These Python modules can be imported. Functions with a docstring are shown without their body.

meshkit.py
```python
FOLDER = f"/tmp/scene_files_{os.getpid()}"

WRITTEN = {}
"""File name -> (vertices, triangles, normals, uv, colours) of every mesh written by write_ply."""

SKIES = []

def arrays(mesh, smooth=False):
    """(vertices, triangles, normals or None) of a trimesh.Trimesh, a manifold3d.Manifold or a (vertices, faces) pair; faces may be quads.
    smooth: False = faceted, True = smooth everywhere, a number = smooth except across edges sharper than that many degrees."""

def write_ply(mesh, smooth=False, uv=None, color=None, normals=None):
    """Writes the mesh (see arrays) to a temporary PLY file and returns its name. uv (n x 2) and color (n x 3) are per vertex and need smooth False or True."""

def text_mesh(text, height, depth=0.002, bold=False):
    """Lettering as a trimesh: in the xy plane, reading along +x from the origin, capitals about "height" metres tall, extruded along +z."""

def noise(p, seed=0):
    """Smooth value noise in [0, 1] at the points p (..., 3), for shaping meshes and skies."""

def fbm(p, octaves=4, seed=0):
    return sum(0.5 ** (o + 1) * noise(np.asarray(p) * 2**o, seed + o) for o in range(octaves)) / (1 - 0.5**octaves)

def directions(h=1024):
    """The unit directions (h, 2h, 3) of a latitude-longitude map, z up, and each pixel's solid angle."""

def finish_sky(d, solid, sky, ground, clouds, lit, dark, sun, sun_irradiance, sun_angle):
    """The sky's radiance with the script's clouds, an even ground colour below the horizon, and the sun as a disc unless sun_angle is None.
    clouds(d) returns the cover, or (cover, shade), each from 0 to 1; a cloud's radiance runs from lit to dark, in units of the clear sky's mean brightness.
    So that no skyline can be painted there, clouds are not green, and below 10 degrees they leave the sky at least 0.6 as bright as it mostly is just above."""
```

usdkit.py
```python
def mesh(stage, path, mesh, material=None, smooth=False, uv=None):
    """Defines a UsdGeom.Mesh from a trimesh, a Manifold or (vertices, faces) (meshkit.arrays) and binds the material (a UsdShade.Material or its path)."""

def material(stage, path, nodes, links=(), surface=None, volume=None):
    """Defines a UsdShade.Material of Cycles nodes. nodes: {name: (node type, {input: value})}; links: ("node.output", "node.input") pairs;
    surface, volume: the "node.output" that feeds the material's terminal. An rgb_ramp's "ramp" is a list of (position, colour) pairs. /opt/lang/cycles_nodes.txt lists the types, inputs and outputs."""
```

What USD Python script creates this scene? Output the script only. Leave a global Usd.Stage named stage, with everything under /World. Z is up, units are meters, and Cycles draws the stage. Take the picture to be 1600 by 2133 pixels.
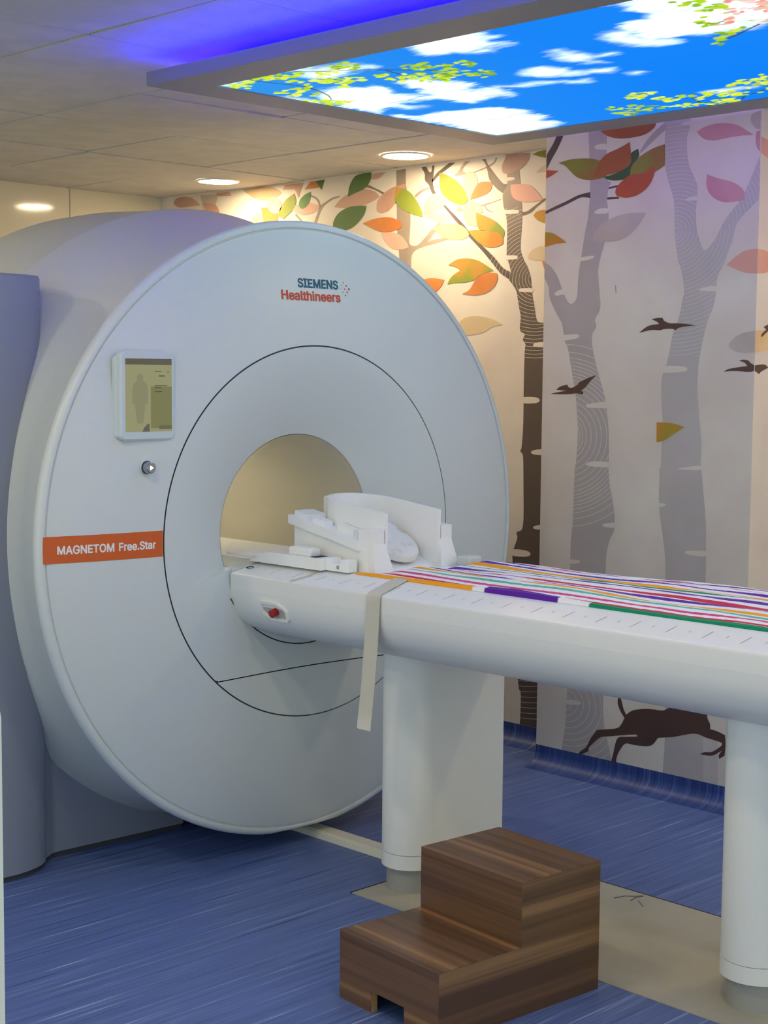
import math, numpy as np, trimesh, shapely, usdkit, meshkit, manifold3d as m3
from shapely.geometry import Polygon, box as sbox, LineString, Point
from shapely import affinity
from pxr import Usd, UsdGeom, UsdLux, UsdShade, Gf, Sdf, Vt
stage = Usd.Stage.CreateInMemory()
UsdGeom.SetStageUpAxis(stage, 'Z'); UsdGeom.SetStageMetersPerUnit(stage, 1.0)
UsdGeom.Xform.Define(stage, '/World'); UsdGeom.Scope.Define(stage, '/World/Looks')

# ------------------------------------------------------------------ camera, ambient light, exposure
FPX = 3190.6
EYE = (-3.17383, -3.55370, 1.47520)
FWD = np.array([0.70033792, 0.70851909, -0.0867611]); RGT = np.array([0.71169641, -0.70243553, 0.00851766]); UPV = np.array([0.05490915, 0.06771281, 0.99619273])
cam = UsdGeom.Camera.Define(stage, '/World/camera')
m = np.eye(4); m[0, :3], m[1, :3], m[2, :3], m[3, :3] = RGT, UPV, -FWD, EYE
cam.AddTransformOp().Set(Gf.Matrix4d(*m.ravel().tolist()))
cam.CreateHorizontalApertureAttr(36.0); cam.CreateVerticalApertureAttr(48.0); cam.CreateFocalLengthAttr(36.0 * FPX / 1600)
cam.CreateClippingRangeAttr(Gf.Vec2f(0.05, 100)); cam.CreateExposureAttr(0.90)
AMBIENT = 0.15
dome = UsdLux.DomeLight.Define(stage, '/World/corridor_daylight'); dome.CreateIntensityAttr(AMBIENT); dome.CreateColorAttr(Gf.Vec3f(0.90, 1.0, 0.98))
DOWNLIGHT = 53.0      # radiance of the downlight diffusers
SKYGLOW = 0.68        # the backlit ceiling print
BLUE = 170.0           # the LED strip along the ceiling box
CEIL = 2.3715
TH = 0.02189          # the scanner stands turned by this angle to the room

# ------------------------------------------------------------------ helpers
def lin(c):
    c = np.asarray(c, float) / 255.0
    return tuple(float(x) for x in np.where(c < 0.04045, c / 12.92, ((c + 0.055) / 1.055) ** 2.4))
def mat(name, rgb, rough=0.5, **kw):
    p = {'base_color': lin(rgb), 'roughness': rough}; p.update(kw)
    return usdkit.material(stage, '/World/Looks/' + name, {'p': ('principled_bsdf', p)}, surface='p.BSDF')
def mottled(name, rgb1, rgb2, scale, rough=0.6, lo=0.4, hi=0.6, stretch=(1, 1, 1), bump=0.0, **kw):
    """a surface print or plastic whose colour drifts between two tones over noise in world space"""
    nodes = {'g': ('geometry', {}), 'mp': ('mapping', {'scale': stretch}), 'n': ('noise_texture', {'scale': scale, 'detail': 3.0}),
             'r': ('rgb_ramp', {'ramp': [(0, lin(rgb1)), (lo, lin(rgb1)), (hi, lin(rgb2)), (1, lin(rgb2))]}), 'p': ('principled_bsdf', {'roughness': rough, **kw})}
    links = [('g.position', 'mp.vector'), ('mp.vector', 'n.vector'), ('n.fac', 'r.fac'), ('r.color', 'p.base_color')]
    if bump:
        nodes['b'] = ('bump', {'strength': bump, 'distance': 0.002}); links += [('n.fac', 'b.height'), ('b.normal', 'p.normal')]
    return usdkit.material(stage, '/World/Looks/' + name, nodes, links, surface='p.BSDF')
def glow(name, rgb, strength):
    return usdkit.material(stage, '/World/Looks/' + name, {'e': ('emission', {'color': rgb, 'strength': strength})}, surface='e.emission')
taken = {}
def path_for(name, parent):
    base = (str(parent.GetPath()) if parent else '/World') + '/' + name
    k = taken.get(base, 0); taken[base] = k + 1
    return base if k == 0 else f'{base}_{k:03d}'
def tag(p, label=None, cat=None, group=None, kind=None):
    p = p.GetPrim() if hasattr(p, 'GetPrim') else p
    for k, v in (('label', label), ('category', cat), ('group', group), ('kind', kind)):
        if v: p.SetCustomDataByKey(k, v)
    return p
def thing(name, label, cat=None, loc=(0, 0, 0), rz=0.0, group=None, kind=None):
    x = UsdGeom.Xform.Define(stage, path_for(name, None)); x.AddTranslateOp().Set(Gf.Vec3d(*loc))
    if rz: x.AddRotateZOp().Set(rz)
    return tag(x, label, cat, group, kind)
def sub(name, parent, label=None):
    return tag(UsdGeom.Xform.Define(stage, path_for(name, parent)), label)
def obj(name, mesh, m, parent=None, smooth=False, label=None, kind=None, cat=None):
    return tag(usdkit.mesh(stage, path_for(name, parent), tri(mesh) if hasattr(mesh, 'to_mesh') else mesh, m, smooth=smooth), label, cat, None, kind)
def bx(x0, x1, y0, y1, z0, z1, bevel=0.0, seg=2):
    if bevel <= 0:
        return trimesh.creation.box(extents=(x1 - x0, y1 - y0, z1 - z0), transform=trimesh.transformations.translation_matrix(((x0 + x1) / 2, (y0 + y1) / 2, (z0 + z1) / 2)))
    b = bevel; k = 4 * seg
    s = m3.Manifold.sphere(b, k)
    return m3.Manifold.batch_hull([s.translate((x, y, z)) for x in (x0 + b, x1 - b) for y in (y0 + b, y1 - b) for z in (z0 + b, z1 - b)])
def man(mesh):
    if hasattr(mesh, "to_mesh"): return mesh
    return m3.Manifold(m3.Mesh(np.asarray(mesh.vertices, np.float32), np.asarray(mesh.faces, np.uint32)))
def tri(m):
    mm = m.to_mesh(); return trimesh.Trimesh(mm.vert_properties[:, :3], mm.tri_verts, process=False)
def joined(*ms): return trimesh.util.concatenate([tri(x) if hasattr(x, 'to_mesh') else x for x in ms])
def lathe(profile, n=128, a0=0.0, a1=2 * math.pi, axis='y', center=(0, 0, 0)):
    """profile: (along, radius) pairs, turned about the axis"""
    pr = np.asarray(profile, float); full = abs(a1 - a0 - 2 * math.pi) < 1e-9
    t = np.linspace(a0, a1, n + (0 if full else 1), endpoint=not full)
    A, Rr = pr[:, 0][None], pr[:, 1][None]; c, s = np.cos(t)[:, None], np.sin(t)[:, None]
    P = np.stack([Rr * c, np.broadcast_to(A, (len(t), len(pr))), Rr * s], -1)
    if axis == 'z': P = P[..., [0, 2, 1]]
    if axis == 'x': P = P[..., [1, 0, 2]]
    return grid(P + np.asarray(center), wrap=full)
def grid(P, wrap=False):
    a, b = P.shape[:2]; i = np.arange(a * b).reshape(a, b)
    if wrap: i = np.vstack([i, i[:1]])
    q = np.stack([i[:-1, :-1], i[1:, :-1], i[1:, 1:], i[:-1, 1:]], -1).reshape(-1, 4)
    return trimesh.Trimesh(P.reshape(-1, 3), np.vstack([q[:, [0, 1, 2]], q[:, [0, 2, 3]]]), process=False)
def prism(pts, axis, lo, hi):
    """a polygon given in the two other axes, swept along an axis"""
    e = trimesh.creation.extrude_polygon(Polygon(pts).buffer(0), hi - lo, engine='earcut'); v = np.array(e.vertices)
    v[:, 2] += lo
    if axis == 'x': w = v[:, [2, 0, 1]]
    elif axis == 'y': w = np.stack([v[:, 0], v[:, 2], v[:, 1]], 1)
    else: w = v
    f = np.array(e.faces)
    if axis == 'y': f = f[:, ::-1]
    return trimesh.Trimesh(w, f, process=False)
def ribbon(pts, side, width, thick):
    """a flat strap along points; side: the direction of its width"""
    p = np.asarray(pts, float); s = np.asarray(side, float); s /= np.linalg.norm(s)
    t = np.gradient(p, axis=0); t /= np.linalg.norm(t, axis=1)[:, None]; n = np.cross(t, s); n /= np.linalg.norm(n, axis=1)[:, None]
    ring = np.stack([p - s * width / 2 - n * thick / 2, p + s * width / 2 - n * thick / 2, p + s * width / 2 + n * thick / 2, p - s * width / 2 + n * thick / 2, p - s * width / 2 - n * thick / 2], 1)
    g = grid(ring)
    cap = np.array([[0, 1, 2], [0, 2, 3]]); last = (len(p) - 1) * 5
    return trimesh.Trimesh(g.vertices, np.vstack([g.faces, cap[:, ::-1], cap + last]), process=False)
def controls(txt, k=0.001):
    out = []
    for tok in txt.split():
        sh = tok.endswith('*'); u, v = tok.rstrip('*').split(','); out.append((float(u) * k, float(v) * k, sh))
    return out
def curve(txt, closed=True, seg=6):
    """a smooth outline through the control points; a star marks a corner"""
    c = controls(txt); n = len(c); P = np.array([(a, b) for a, b, _ in c]); S = [s for *_, s in c]; out = []
    for i in range(n if closed else n - 1):
        p1, p2 = P[i], P[(i + 1) % n]
        p0 = p1 - (p2 - p1) * 0.3 if S[i] or (not closed and i == 0) else P[i - 1]
        p3 = p2 + (p2 - p1) * 0.3 if S[(i + 1) % n] or (not closed and i == n - 2) else P[(i + 2) % n]
        if S[i] and S[(i + 1) % n]: out.append(p1); continue
        for t in np.arange(seg) / seg:
            out.append(0.5 * (2 * p1 + (p2 - p0) * t + (2 * p0 - 5 * p1 + 4 * p2 - p3) * t * t + (3 * p1 - p0 - 3 * p2 + p3) * t ** 3))
    if not closed: out.append(P[-1])
    return np.array(out)
def smoothstep(a, b, x):
    t = np.clip((x - a) / (b - a), 0, 1); return t * t * (3 - 2 * t)
def primvar(prim, name, values):
    UsdGeom.PrimvarsAPI(prim).CreatePrimvar(name, Sdf.ValueTypeNames.Color3fArray, 'vertex').Set(Vt.Vec3fArray.FromNumpy(np.ascontiguousarray(values, np.float32)))
def polys(g):
    return [p for p in getattr(g, 'geoms', [g]) if p.geom_type == 'Polygon' and p.area > 1e-7]
def flat(g, depth=0.0004):
    return trimesh.util.concatenate([trimesh.creation.extrude_polygon(p, depth, engine='earcut') for p in polys(g)])

PRINTS = [
    ("W", 1, "ghost", "printed_trunk", "2521,2364* 2380,2358* 2399,2314 2408,2257 2493,2263 2502,2304"),
    ("W", 1, "pale", "printed_trunk", "1161,2365* 1103,2366* 1101,2299 1075,2186 1074,2105 1078,2057 1061,2040 1029,2041 994,2063 946,2102 905,2127* 887,2118* 925,2091 969,2051* 924,2059 862,2062* 852,2054* 917,2043 994,2032 1043,2018 1064,1993 1065,1938* 1062,1719* 1133,1720* 1136,1946 1140,2012 1152,2110 1157,2232"),
    ("W", 1, "pale", "printed_branch", "1043,2241 1004,2261 962,2270 910,2276* 910,2283* 969,2278 1011,2269 1046,2252"),
    ("W", 2, "midbark", "printed_branch", "1340,2320 1295,2302 1235,2277 1158,2238* 1157,2222* 1235,2266 1295,2294 1355,2312"),
    ("W", 1, "pale", "printed_branch", "1688,2175* 1664,2217 1644,2250 1612,2264 1564,2280 1515,2285* 1512,2279* 1560,2272 1604,2255 1632,2236 1655,2200 1667,2173*"),
    ("W", 1, "pale", "printed_branch", "1709,2303 1672,2291 1648,2270 1642,2247* 1653,2248* 1660,2267 1680,2285 1709,2296"),
    ("W", 1, "pale", "printed_branch", "1807,2227* 1759,2187* 1772,2185* 1817,2221*"),
    ("W", 1, "pale", "printed_branch", "823,2313 799,2329 783,2347 765,2364* 733,2364* 765,2345 772,2326 732,2317 680,2326 643,2334* 643,2328* 685,2319 732,2312 775,2313 807,2308"),
    ("W", 1, "pale", "printed_branch", "643,2335* 608,2348 597,2363* 585,2364* 600,2343 633,2329*"),
    ("W", 1, "pale", "printed_branch", "810,2171 794,2190 778,2188 783,2179 740,2170 698,2177 661,2185 605,2191 565,2199* 564,2196* 610,2186 646,2177 625,2158 604,2150* 606,2147* 640,2159 656,2176 698,2171 756,2165 804,2167"),
    ("W", 2, "midbark", "printed_branch", "459,2137 427,2140 398,2153 364,2171 337,2184* 320,2190* 320,2177* 336,2174 373,2155 407,2133 456,2124"),
    ("W", 3, "darkbark", "printed_branch", "949,2304 924,2330 883,2352 851,2367* 816,2366* 867,2341 910,2321 938,2301"),
    ("W", 3, "darkbark", "printed_branch", "1011,2364* 983,2364* 965,2342 952,2342 949,2365* 935,2365* 939,2331 942,2296 934,2263 903,2229 864,2191 815,2152 760,2105 717,2060 648,2009 595,1968 548,1924 512,1907* 511,1876* 537,1889 568,1909 610,1950 663,1999 733,2057 782,2103 825,2141 875,2188 926,2231 948,2253 965,2286 988,2308 991,2336"),
    ("W", 2, "midbark", "printed_branch", "670,2365* 649,2365* 636,2341 607,2310 575,2277 550,2257 532,2256* 531,2216* 556,2222 595,2248 627,2281 638,2316 652,2348"),
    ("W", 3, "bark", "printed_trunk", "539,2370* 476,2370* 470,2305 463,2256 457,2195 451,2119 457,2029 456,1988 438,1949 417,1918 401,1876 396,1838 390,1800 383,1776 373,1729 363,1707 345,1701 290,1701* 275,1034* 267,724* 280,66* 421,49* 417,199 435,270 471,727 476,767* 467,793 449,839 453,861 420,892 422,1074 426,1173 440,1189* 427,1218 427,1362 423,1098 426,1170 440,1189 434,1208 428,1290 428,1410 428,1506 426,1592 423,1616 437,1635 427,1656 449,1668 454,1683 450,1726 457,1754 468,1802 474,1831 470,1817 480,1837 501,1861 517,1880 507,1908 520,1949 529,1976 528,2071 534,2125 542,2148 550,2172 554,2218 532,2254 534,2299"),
    ("W", 5, "ground", "printed_knot", "532,2280 520,2281 500,2279 490,2274 499,2269 519,2267 532,2269"),
    ("W", 5, "ground", "printed_knot", "547,2152 522,2152 477,2149 468,2143 474,2135 522,2136 547,2138"),
    ("W", 5, "ground", "printed_knot", "534,1971 478,1969 471,1962 478,1955 528,1956"),
    ("W", 5, "ground", "printed_knot", "393,1822 452,1825 460,1832 453,1838 393,1836"),
    ("W", 5, "ground", "printed_knot", "324,1605 373,1606 383,1611 377,1620 361,1623 325,1623"),
    ("W", 5, "ground", "printed_knot", "431,1405 363,1406 344,1395 356,1385 381,1382 430,1383"),
    ("W", 5, "ground", "printed_knot", "328,1179 370,1179 385,1187 370,1196 329,1200"),
    ("W", 5, "ground", "printed_knot", "326,882 359,881 367,887 354,895 327,898"),
    ("W", 5, "ground", "printed_knot", "476,765 470,789 408,791 380,783 384,771 417,764"),
    ("W", 4, "tan", "printed_leaf", "946,2103* 896,2117 836,2119 782,2109 749,2089 733,2067* 759,2052 813,2050 873,2061 907,2083"),
    ("W", 4, "paletan", "printed_leaf", "991,2162* 947,2173 891,2167 853,2151 836,2132* 891,2127 946,2141"),
    ("W", 4, "pink", "printed_leaf", "738,2323 708,2313 691,2286 692,2259 710,2238 736,2216* 746,2219 763,2250 774,2282 769,2309"),
    ("W", 5, "orange", "printed_leaf", "684,2272 648,2274 619,2269 612,2257 623,2235 662,2219 730,2208* 720,2231 702,2256"),
    ("W", 4, "pink", "printed_leaf", "736,2209* 704,2199 672,2177 661,2153 692,2151* 689,2097* 728,2101 755,2117 769,2149 762,2183"),
    ("W", 4, "pink", "printed_leaf", "994,2164* 992,2204 970,2234 931,2249 893,2236 867,2211 881,2192 930,2180"),
    ("W", 6, "olive", "printed_leaf", "906,2333* 850,2314 796,2282 760,2246 745,2209 754,2194* 789,2193 837,2209 882,2239 901,2273"),
    ("W", 6, "olive", "printed_leaf", "1158,2292* 1169,2264 1161,2233 1124,2200 1059,2172 997,2157* 1010,2191 1046,2239 1089,2273"),
    ("W", 6, "olive", "printed_leaf", "698,2154* 645,2136 588,2110 551,2080 542,2061 550,2042* 623,2075 680,2083* 692,2113"),
    ("W", 7, "amber", "printed_leaf", "739,2084* 686,2083 623,2073 576,2065 550,2040 550,2019* 580,2010 622,2009 664,2022 706,2051"),
    ("W", 6, "olive", "printed_leaf", "849,1948* 801,1968 742,1971 683,1959 636,1937 597,1915* 630,1910 677,1898 700,1882 756,1874 810,1874 853,1870* 832,1897 800,1915 779,1923* 806,1939"),
    ("W", 7, "orange", "printed_leaf", "578,1903* 575,1883 588,1856 618,1834 660,1822 713,1821 769,1827* 729,1842 703,1872 672,1896 630,1908"),
    ("W", 6, "orange", "printed_leaf", "1044,1861 1010,1888 965,1898 915,1896 869,1888* 892,1859 919,1840 952,1817 998,1819"),
    ("W", 4, "tan2", "printed_leaf", "791,1694 755,1727 688,1734 610,1722 543,1697* 602,1688 648,1667 714,1658 767,1661"),
    ("W", 6, "rosebark", "printed_leaf", "561,2328 546,2354 539,2373* 415,2367* 421,2342 450,2315 490,2299 525,2296 553,2301"),
    ("W", 6, "pink", "printed_leaf", "514,2251* 464,2249 414,2240 379,2215 344,2179* 388,2175 442,2177 493,2194 511,2222"),
    ("W", 5, "darkolive", "printed_leaf", "402,2359* 368,2368 334,2369* 334,2339* 368,2348"),
    ("W", 4, "tan2", "printed_leaf", "383,2286* 357,2304 319,2321* 318,2288*"),
    ("W", 5, "ochre", "printed_leaf", "393,2121* 373,2136 324,2140* 323,2083* 367,2099"),
    ("W", 4, "tan2", "printed_leaf", "418,1959 399,1985 360,1998 316,1998* 315,1943* 368,1944 403,1951"),
    ("W", 4, "orange", "printed_leaf", "345,1939* 324,1942* 331,1906*"),
    ("W", 6, "green", "printed_leaf", "1462,2276* 1451,2323 1417,2361 1371,2370* 1313,2370* 1318,2337 1355,2304 1416,2288"),
    ("W", 6, "green", "printed_leaf", "1343,2228* 1354,2195 1392,2161 1445,2136 1508,2132 1551,2145 1555,2172 1524,2207 1462,2229 1400,2232"),
    ("W", 6, "orange", "printed_leaf", "1365,2154* 1293,2168 1212,2170 1153,2156 1120,2133 1145,2115 1211,2107 1278,2118"),
    ("W", 4, "dusty", "printed_leaf", "1552,2238* 1509,2269 1447,2293 1370,2303 1295,2287 1261,2261* 1309,2244 1385,2229 1462,2226"),
    ("W", 4, "dusty", "printed_leaf", "1279,2216 1272,2246 1235,2274 1177,2295 1101,2304* 1104,2284* 1147,2282 1168,2223* 1205,2198 1249,2191 1275,2200"),
    ("W", 4, "pink", "printed_leaf", "1248,2106* 1189,2105 1130,2088 1094,2056 1080,2034* 1129,2027 1180,2035 1225,2068"),
    ("W", 6, "green2", "printed_leaf", "1709,2318* 1711,2290 1729,2259 1762,2245 1787,2258 1783,2285 1750,2307"),
    ("W", 4, "pink", "printed_leaf", "1849,2254* 1791,2269 1717,2268 1660,2254 1650,2243 1684,2224 1749,2216 1807,2229"),
    ("W", 6, "olive", "printed_leaf", "1820,2319* 1809,2281 1833,2245 1896,2208* 1936,2225* 1917,2262 1875,2297"),
    ("W", 5, "orange", "printed_leaf", "2057,2272* 2003,2268* 1938,2236 1941,2195* 1941,2159* 2029,2164* 2046,2232"),
    ("W", 6, "pink", "printed_leaf", "2019,2297 1986,2314 1943,2308 1913,2278 1917,2251 1951,2237 1994,2251"),
    ("W", 4, "tan3", "printed_leaf", "2193,2364* 2126,2369 2029,2368 1952,2352 1909,2327* 1960,2309 2046,2305 2126,2327"),
    ("W", 4, "dusty", "printed_leaf", "2736,2351 2696,2368 2618,2365 2560,2343 2520,2316* 2589,2316 2687,2318 2726,2332"),
    ("W", 4, "dusty", "printed_leaf", "2399,2364* 2297,2364* 2277,2344* 2380,2350*"),
    ("W", 4, "orange", "printed_leaf", "1750,2331* 1713,2362* 1669,2363* 1652,2331*"),
    ("W", 5, "green", "printed_leaf", "1675,2363* 1614,2364* 1636,2320*"),
    ("W", 4, "dusty", "printed_leaf", "1905,2343* 1884,2362* 1758,2362* 1775,2333*"),
    ("W", 5, "dusty", "printed_leaf", "1825,2348* 1775,2338* 1791,2296*"),
    ("W", 4, "tan", "printed_leaf", "2143,2205* 2108,2236 2046,2243 2029,2186*"),
    ("W", 4, "dusty", "printed_leaf", "1310,2362* 1221,2364* 1265,2341 1310,2339*"),
    ("W", 4, "dusty", "printed_leaf", "2502,2327* 2399,2308 2361,2254* 2455,2260*"),
    ("C", 1, "mauve", "printed_trunk", "-36,2402* -122,2393* -122,2297 -128,2201 -145,2185 -134,2166 -129,2121 -137,2057 -121,1971 -106,1926 -95,1875 -98,1833 -105,1784 -101,1804 -108,1751 -103,1725 -85,1697 -91,1670 -76,1648 -73,1615 -84,1566 -100,1517 -122,1458 -140,1402 -149,1353 -157,1288 -161,1206 -160,1157 -167,1100 -180,1049 -192,984 -191,931 -174,896 -161,849 -157,772 -158,331 -165,211 -193,114 -206,69 -229,-8* 41,-61* 31,80 16,173 13,243 11,326 8,760 7,875 0,943 -3,1071 -7,1172 -9,1150 -12,1200 -16,1284 -11,1344 -3,1417 12,1480 24,1533 38,1590 53,1620 60,1650 70,1687 94,1720 123,1768 130,1785 137,1825 158,1859* 156,1915* 120,1891 93,1857 73,1816 64,1798 44,1766 27,1757 10,1765 0,1784 -2,1820 -6,1869 -13,1911 -21,1957 -32,2015 -43,2063 -49,2127 -49,2208 -43,2305"),
    ("C", 1, "mauve2", "printed_trunk", "-374,2394* -477,2382* -477,2348 -466,2315 -466,2271 -477,2214 -499,2174 -513,2139 -512,2098 -509,2055 -513,2004 -524,1966 -540,1931 -551,1924 -569,1935 -594,1965 -618,2007 -646,2042 -674,2071 -701,2108 -721,2149 -738,2184 -755,2221* -757,2081* -724,2052 -690,2024 -669,1994 -660,1952 -643,1910 -623,1867 -606,1837 -599,1806 -597,1769 -588,1726 -575,1701 -562,1662 -552,1622 -542,1573 -536,1533 -534,1486 -536,1424 -544,1362 -553,1285 -557,1238 -554,1188 -555,1197 -568,1104 -583,980 -586,886 -588,785 -590,397* -601,40* -420,4* -435,204 -420,781 -419,839 -404,934 -391,997 -385,1061 -386,1170 -390,1168 -391,1248 -393,1327 -387,1391 -383,1466 -388,1498 -402,1530 -416,1586 -427,1642 -452,1701 -463,1757 -469,1779 -466,1814 -456,1856 -439,1901 -427,1965 -422,2029 -418,2093 -407,2131 -391,2171 -377,2223 -375,2292"),
    ("C", 3, "ground", "printed_knot", "-124,2322 -91,2326 -71,2322 -68,2317 -73,2311 -96,2306 -124,2304"),
    ("C", 3, "ground", "printed_knot", "-132,2093 -97,2095 -77,2088 -73,2083 -81,2078 -106,2076 -132,2078"),
    ("C", 3, "ground", "printed_knot", "-14,1923 -44,1927 -69,1928 -76,1923 -61,1916 -32,1912 -13,1912"),
    ("C", 3, "ground", "printed_knot", "62,1808 79,1810 102,1801 107,1794 96,1789 79,1790 60,1794"),
    ("C", 3, "ground", "printed_knot", "58,1641 24,1644 -5,1644 -14,1637 -2,1629 28,1625 54,1623"),
    ("C", 3, "ground", "printed_knot", "-148,1397 -99,1394 -62,1388 -52,1381 -66,1375 -108,1375 -149,1376"),
    ("C", 3, "ground", "printed_knot", "-164,1177 -121,1180 -80,1177 -59,1169 -57,1164 -88,1159 -130,1159 -164,1161"),
    ("C", 3, "ground", "printed_knot", "-196,958 -154,954 -138,947 -154,940 -197,943"),
    ("C", 3, "ground", "printed_knot", "9,806 -29,807 -39,802 -25,795 9,792"),
    ("C", 3, "ground", "printed_knot", "12,272 -38,277 -55,272 -46,263 10,256"),
    ("C", 3, "ground", "printed_knot", "-479,2363 -459,2365 -440,2358 -452,2354 -479,2353"),
    ("C", 3, "ground", "printed_knot", "-512,2107 -486,2107 -465,2099 -482,2095 -512,2096"),
    ("C", 3, "ground", "printed_knot", "-600,1798 -566,1799 -531,1790 -552,1784 -600,1783"),
    ("C", 3, "ground", "printed_knot", "-395,1526 -444,1528 -485,1524 -491,1517 -482,1509 -441,1505 -386,1506"),
    ("C", 3, "ground", "printed_knot", "-558,1183 -514,1179 -458,1168 -507,1167 -557,1170"),
    ("C", 3, "ground", "printed_knot", "-384,1042 -405,1043 -413,1039 -402,1032 -382,1031"),
    ("C", 3, "ground", "printed_knot", "-588,889 -516,884 -501,877 -524,869 -589,871"),
    ("C", 4, "mauve", "printed_scratch", "-172,1817* -177,1817* -180,1789* -175,1790*"),
    ("C", 0, "ghost2", "printed_trunk", "-552,239* -653,255* -660,53* -429,80* -437,205*"),
    ("C", 2, "darkplum", "printed_branch", "107,2380* 76,2382* 78,2373 104,2329 129,2296 146,2271 156,2255* 156,2301 151,2317 126,2348"),
    ("C", 2, "darkplum", "printed_branch", "-51,2158* -53,2137* -18,2142 3,2139 65,2119 120,2104 157,2093* 156,2104* 108,2119 53,2135 3,2151"),
    ("C", 2, "darkplum", "printed_branch", "-136,2169* -187,2174* -186,2167* -134,2162*"),
    ("C", 2, "darkplum", "printed_branch", "-129,2133* -181,2131* -181,2124* -130,2125*"),
    ("C", 0, "mauve", "printed_branch", "-379,2377* -379,2349* -324,2312 -271,2274* -269,2286* -300,2321 -338,2351"),
    ("C", 4, "brownorange", "printed_leaf", "-80,2382* -194,2385* -334,2382* -330,2361 -292,2340 -234,2334 -175,2337 -123,2352"),
    ("C", 4, "darkolive", "printed_leaf", "99,2276* 48,2283 -15,2282 -68,2274 -117,2256 -142,2232 -119,2208 -78,2201 -37,2202 9,2216 43,2242 69,2264"),
    ("C", 5, "forest", "printed_leaf", "-261,2293* -266,2271 -256,2253 -233,2224 -226,2199 -199,2190 -159,2190 -131,2196 -111,2206* -159,2214 -214,2232 -233,2255 -232,2280"),
    ("C", 6, "brownorange", "printed_leaf", "-224,2319* -230,2281 -232,2258 -217,2235 -178,2219 -127,2212 -62,2207* -77,2238 -93,2265 -125,2288 -176,2302"),
    ("C", 6, "darkolive", "printed_leaf", "-375,2297* -376,2223* -334,2205 -277,2201 -230,2196* -231,2224 -245,2245 -275,2267 -324,2287"),
    ("C", 7, "rust", "printed_leaf", "-332,2227* -333,2202 -320,2172 -294,2146 -256,2129 -216,2125 -185,2131 -168,2140 -168,2160 -183,2177 -214,2197 -238,2204 -288,2206"),
    ("C", 2, "greytan", "printed_leaf", "-302,2067* -281,2037 -259,2014 -236,1996 -197,1979 -141,1973 -84,1979 -67,1990 -83,2021 -131,2050 -182,2065 -242,2070"),
    ("C", 4, "ochre", "printed_leaf", "158,2026* 123,2021 84,2002 53,1982* 104,1980 158,1971*"),
    ("C", 4, "rust", "printed_leaf", "156,2255* 98,2247* 127,2233 157,2224*"),
    ("C", 4, "ochre", "printed_leaf", "-368,1329* -417,1329 -455,1324 -485,1316* -448,1294 -411,1271 -388,1262 -369,1259*"),
    ("C", 4, "rose", "printed_leaf", "-505,2326* -535,2338 -578,2344 -629,2340 -673,2326 -729,2291* -681,2294 -624,2292 -580,2289 -547,2294 -524,2305"),
    ("C", 4, "rose", "printed_leaf", "-551,2178* -592,2162 -650,2144 -679,2128 -698,2108 -703,2081* -667,2078 -623,2079 -586,2093 -560,2116 -549,2145"),
    ("C", 4, "salmon", "printed_leaf", "-637,1869* -666,1890 -701,1910 -743,1917 -756,1916* -757,1835* -710,1840 -674,1853"),
    ("N", 2, "salmon", "printed_leaf", "1331,1916* 1365,1915 1393,1909 1436,1880* 1397,1845 1357,1837 1332,1836*"),
    ("C", 3, "greytan", "printed_leaf", "-719,2357 -752,2369* -754,2306* -733,2314 -718,2336"),
    ("C", 4, "rose", "printed_leaf", "-739,2301* -753,2304* -754,2235* -742,2250 -737,2274"),
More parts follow.
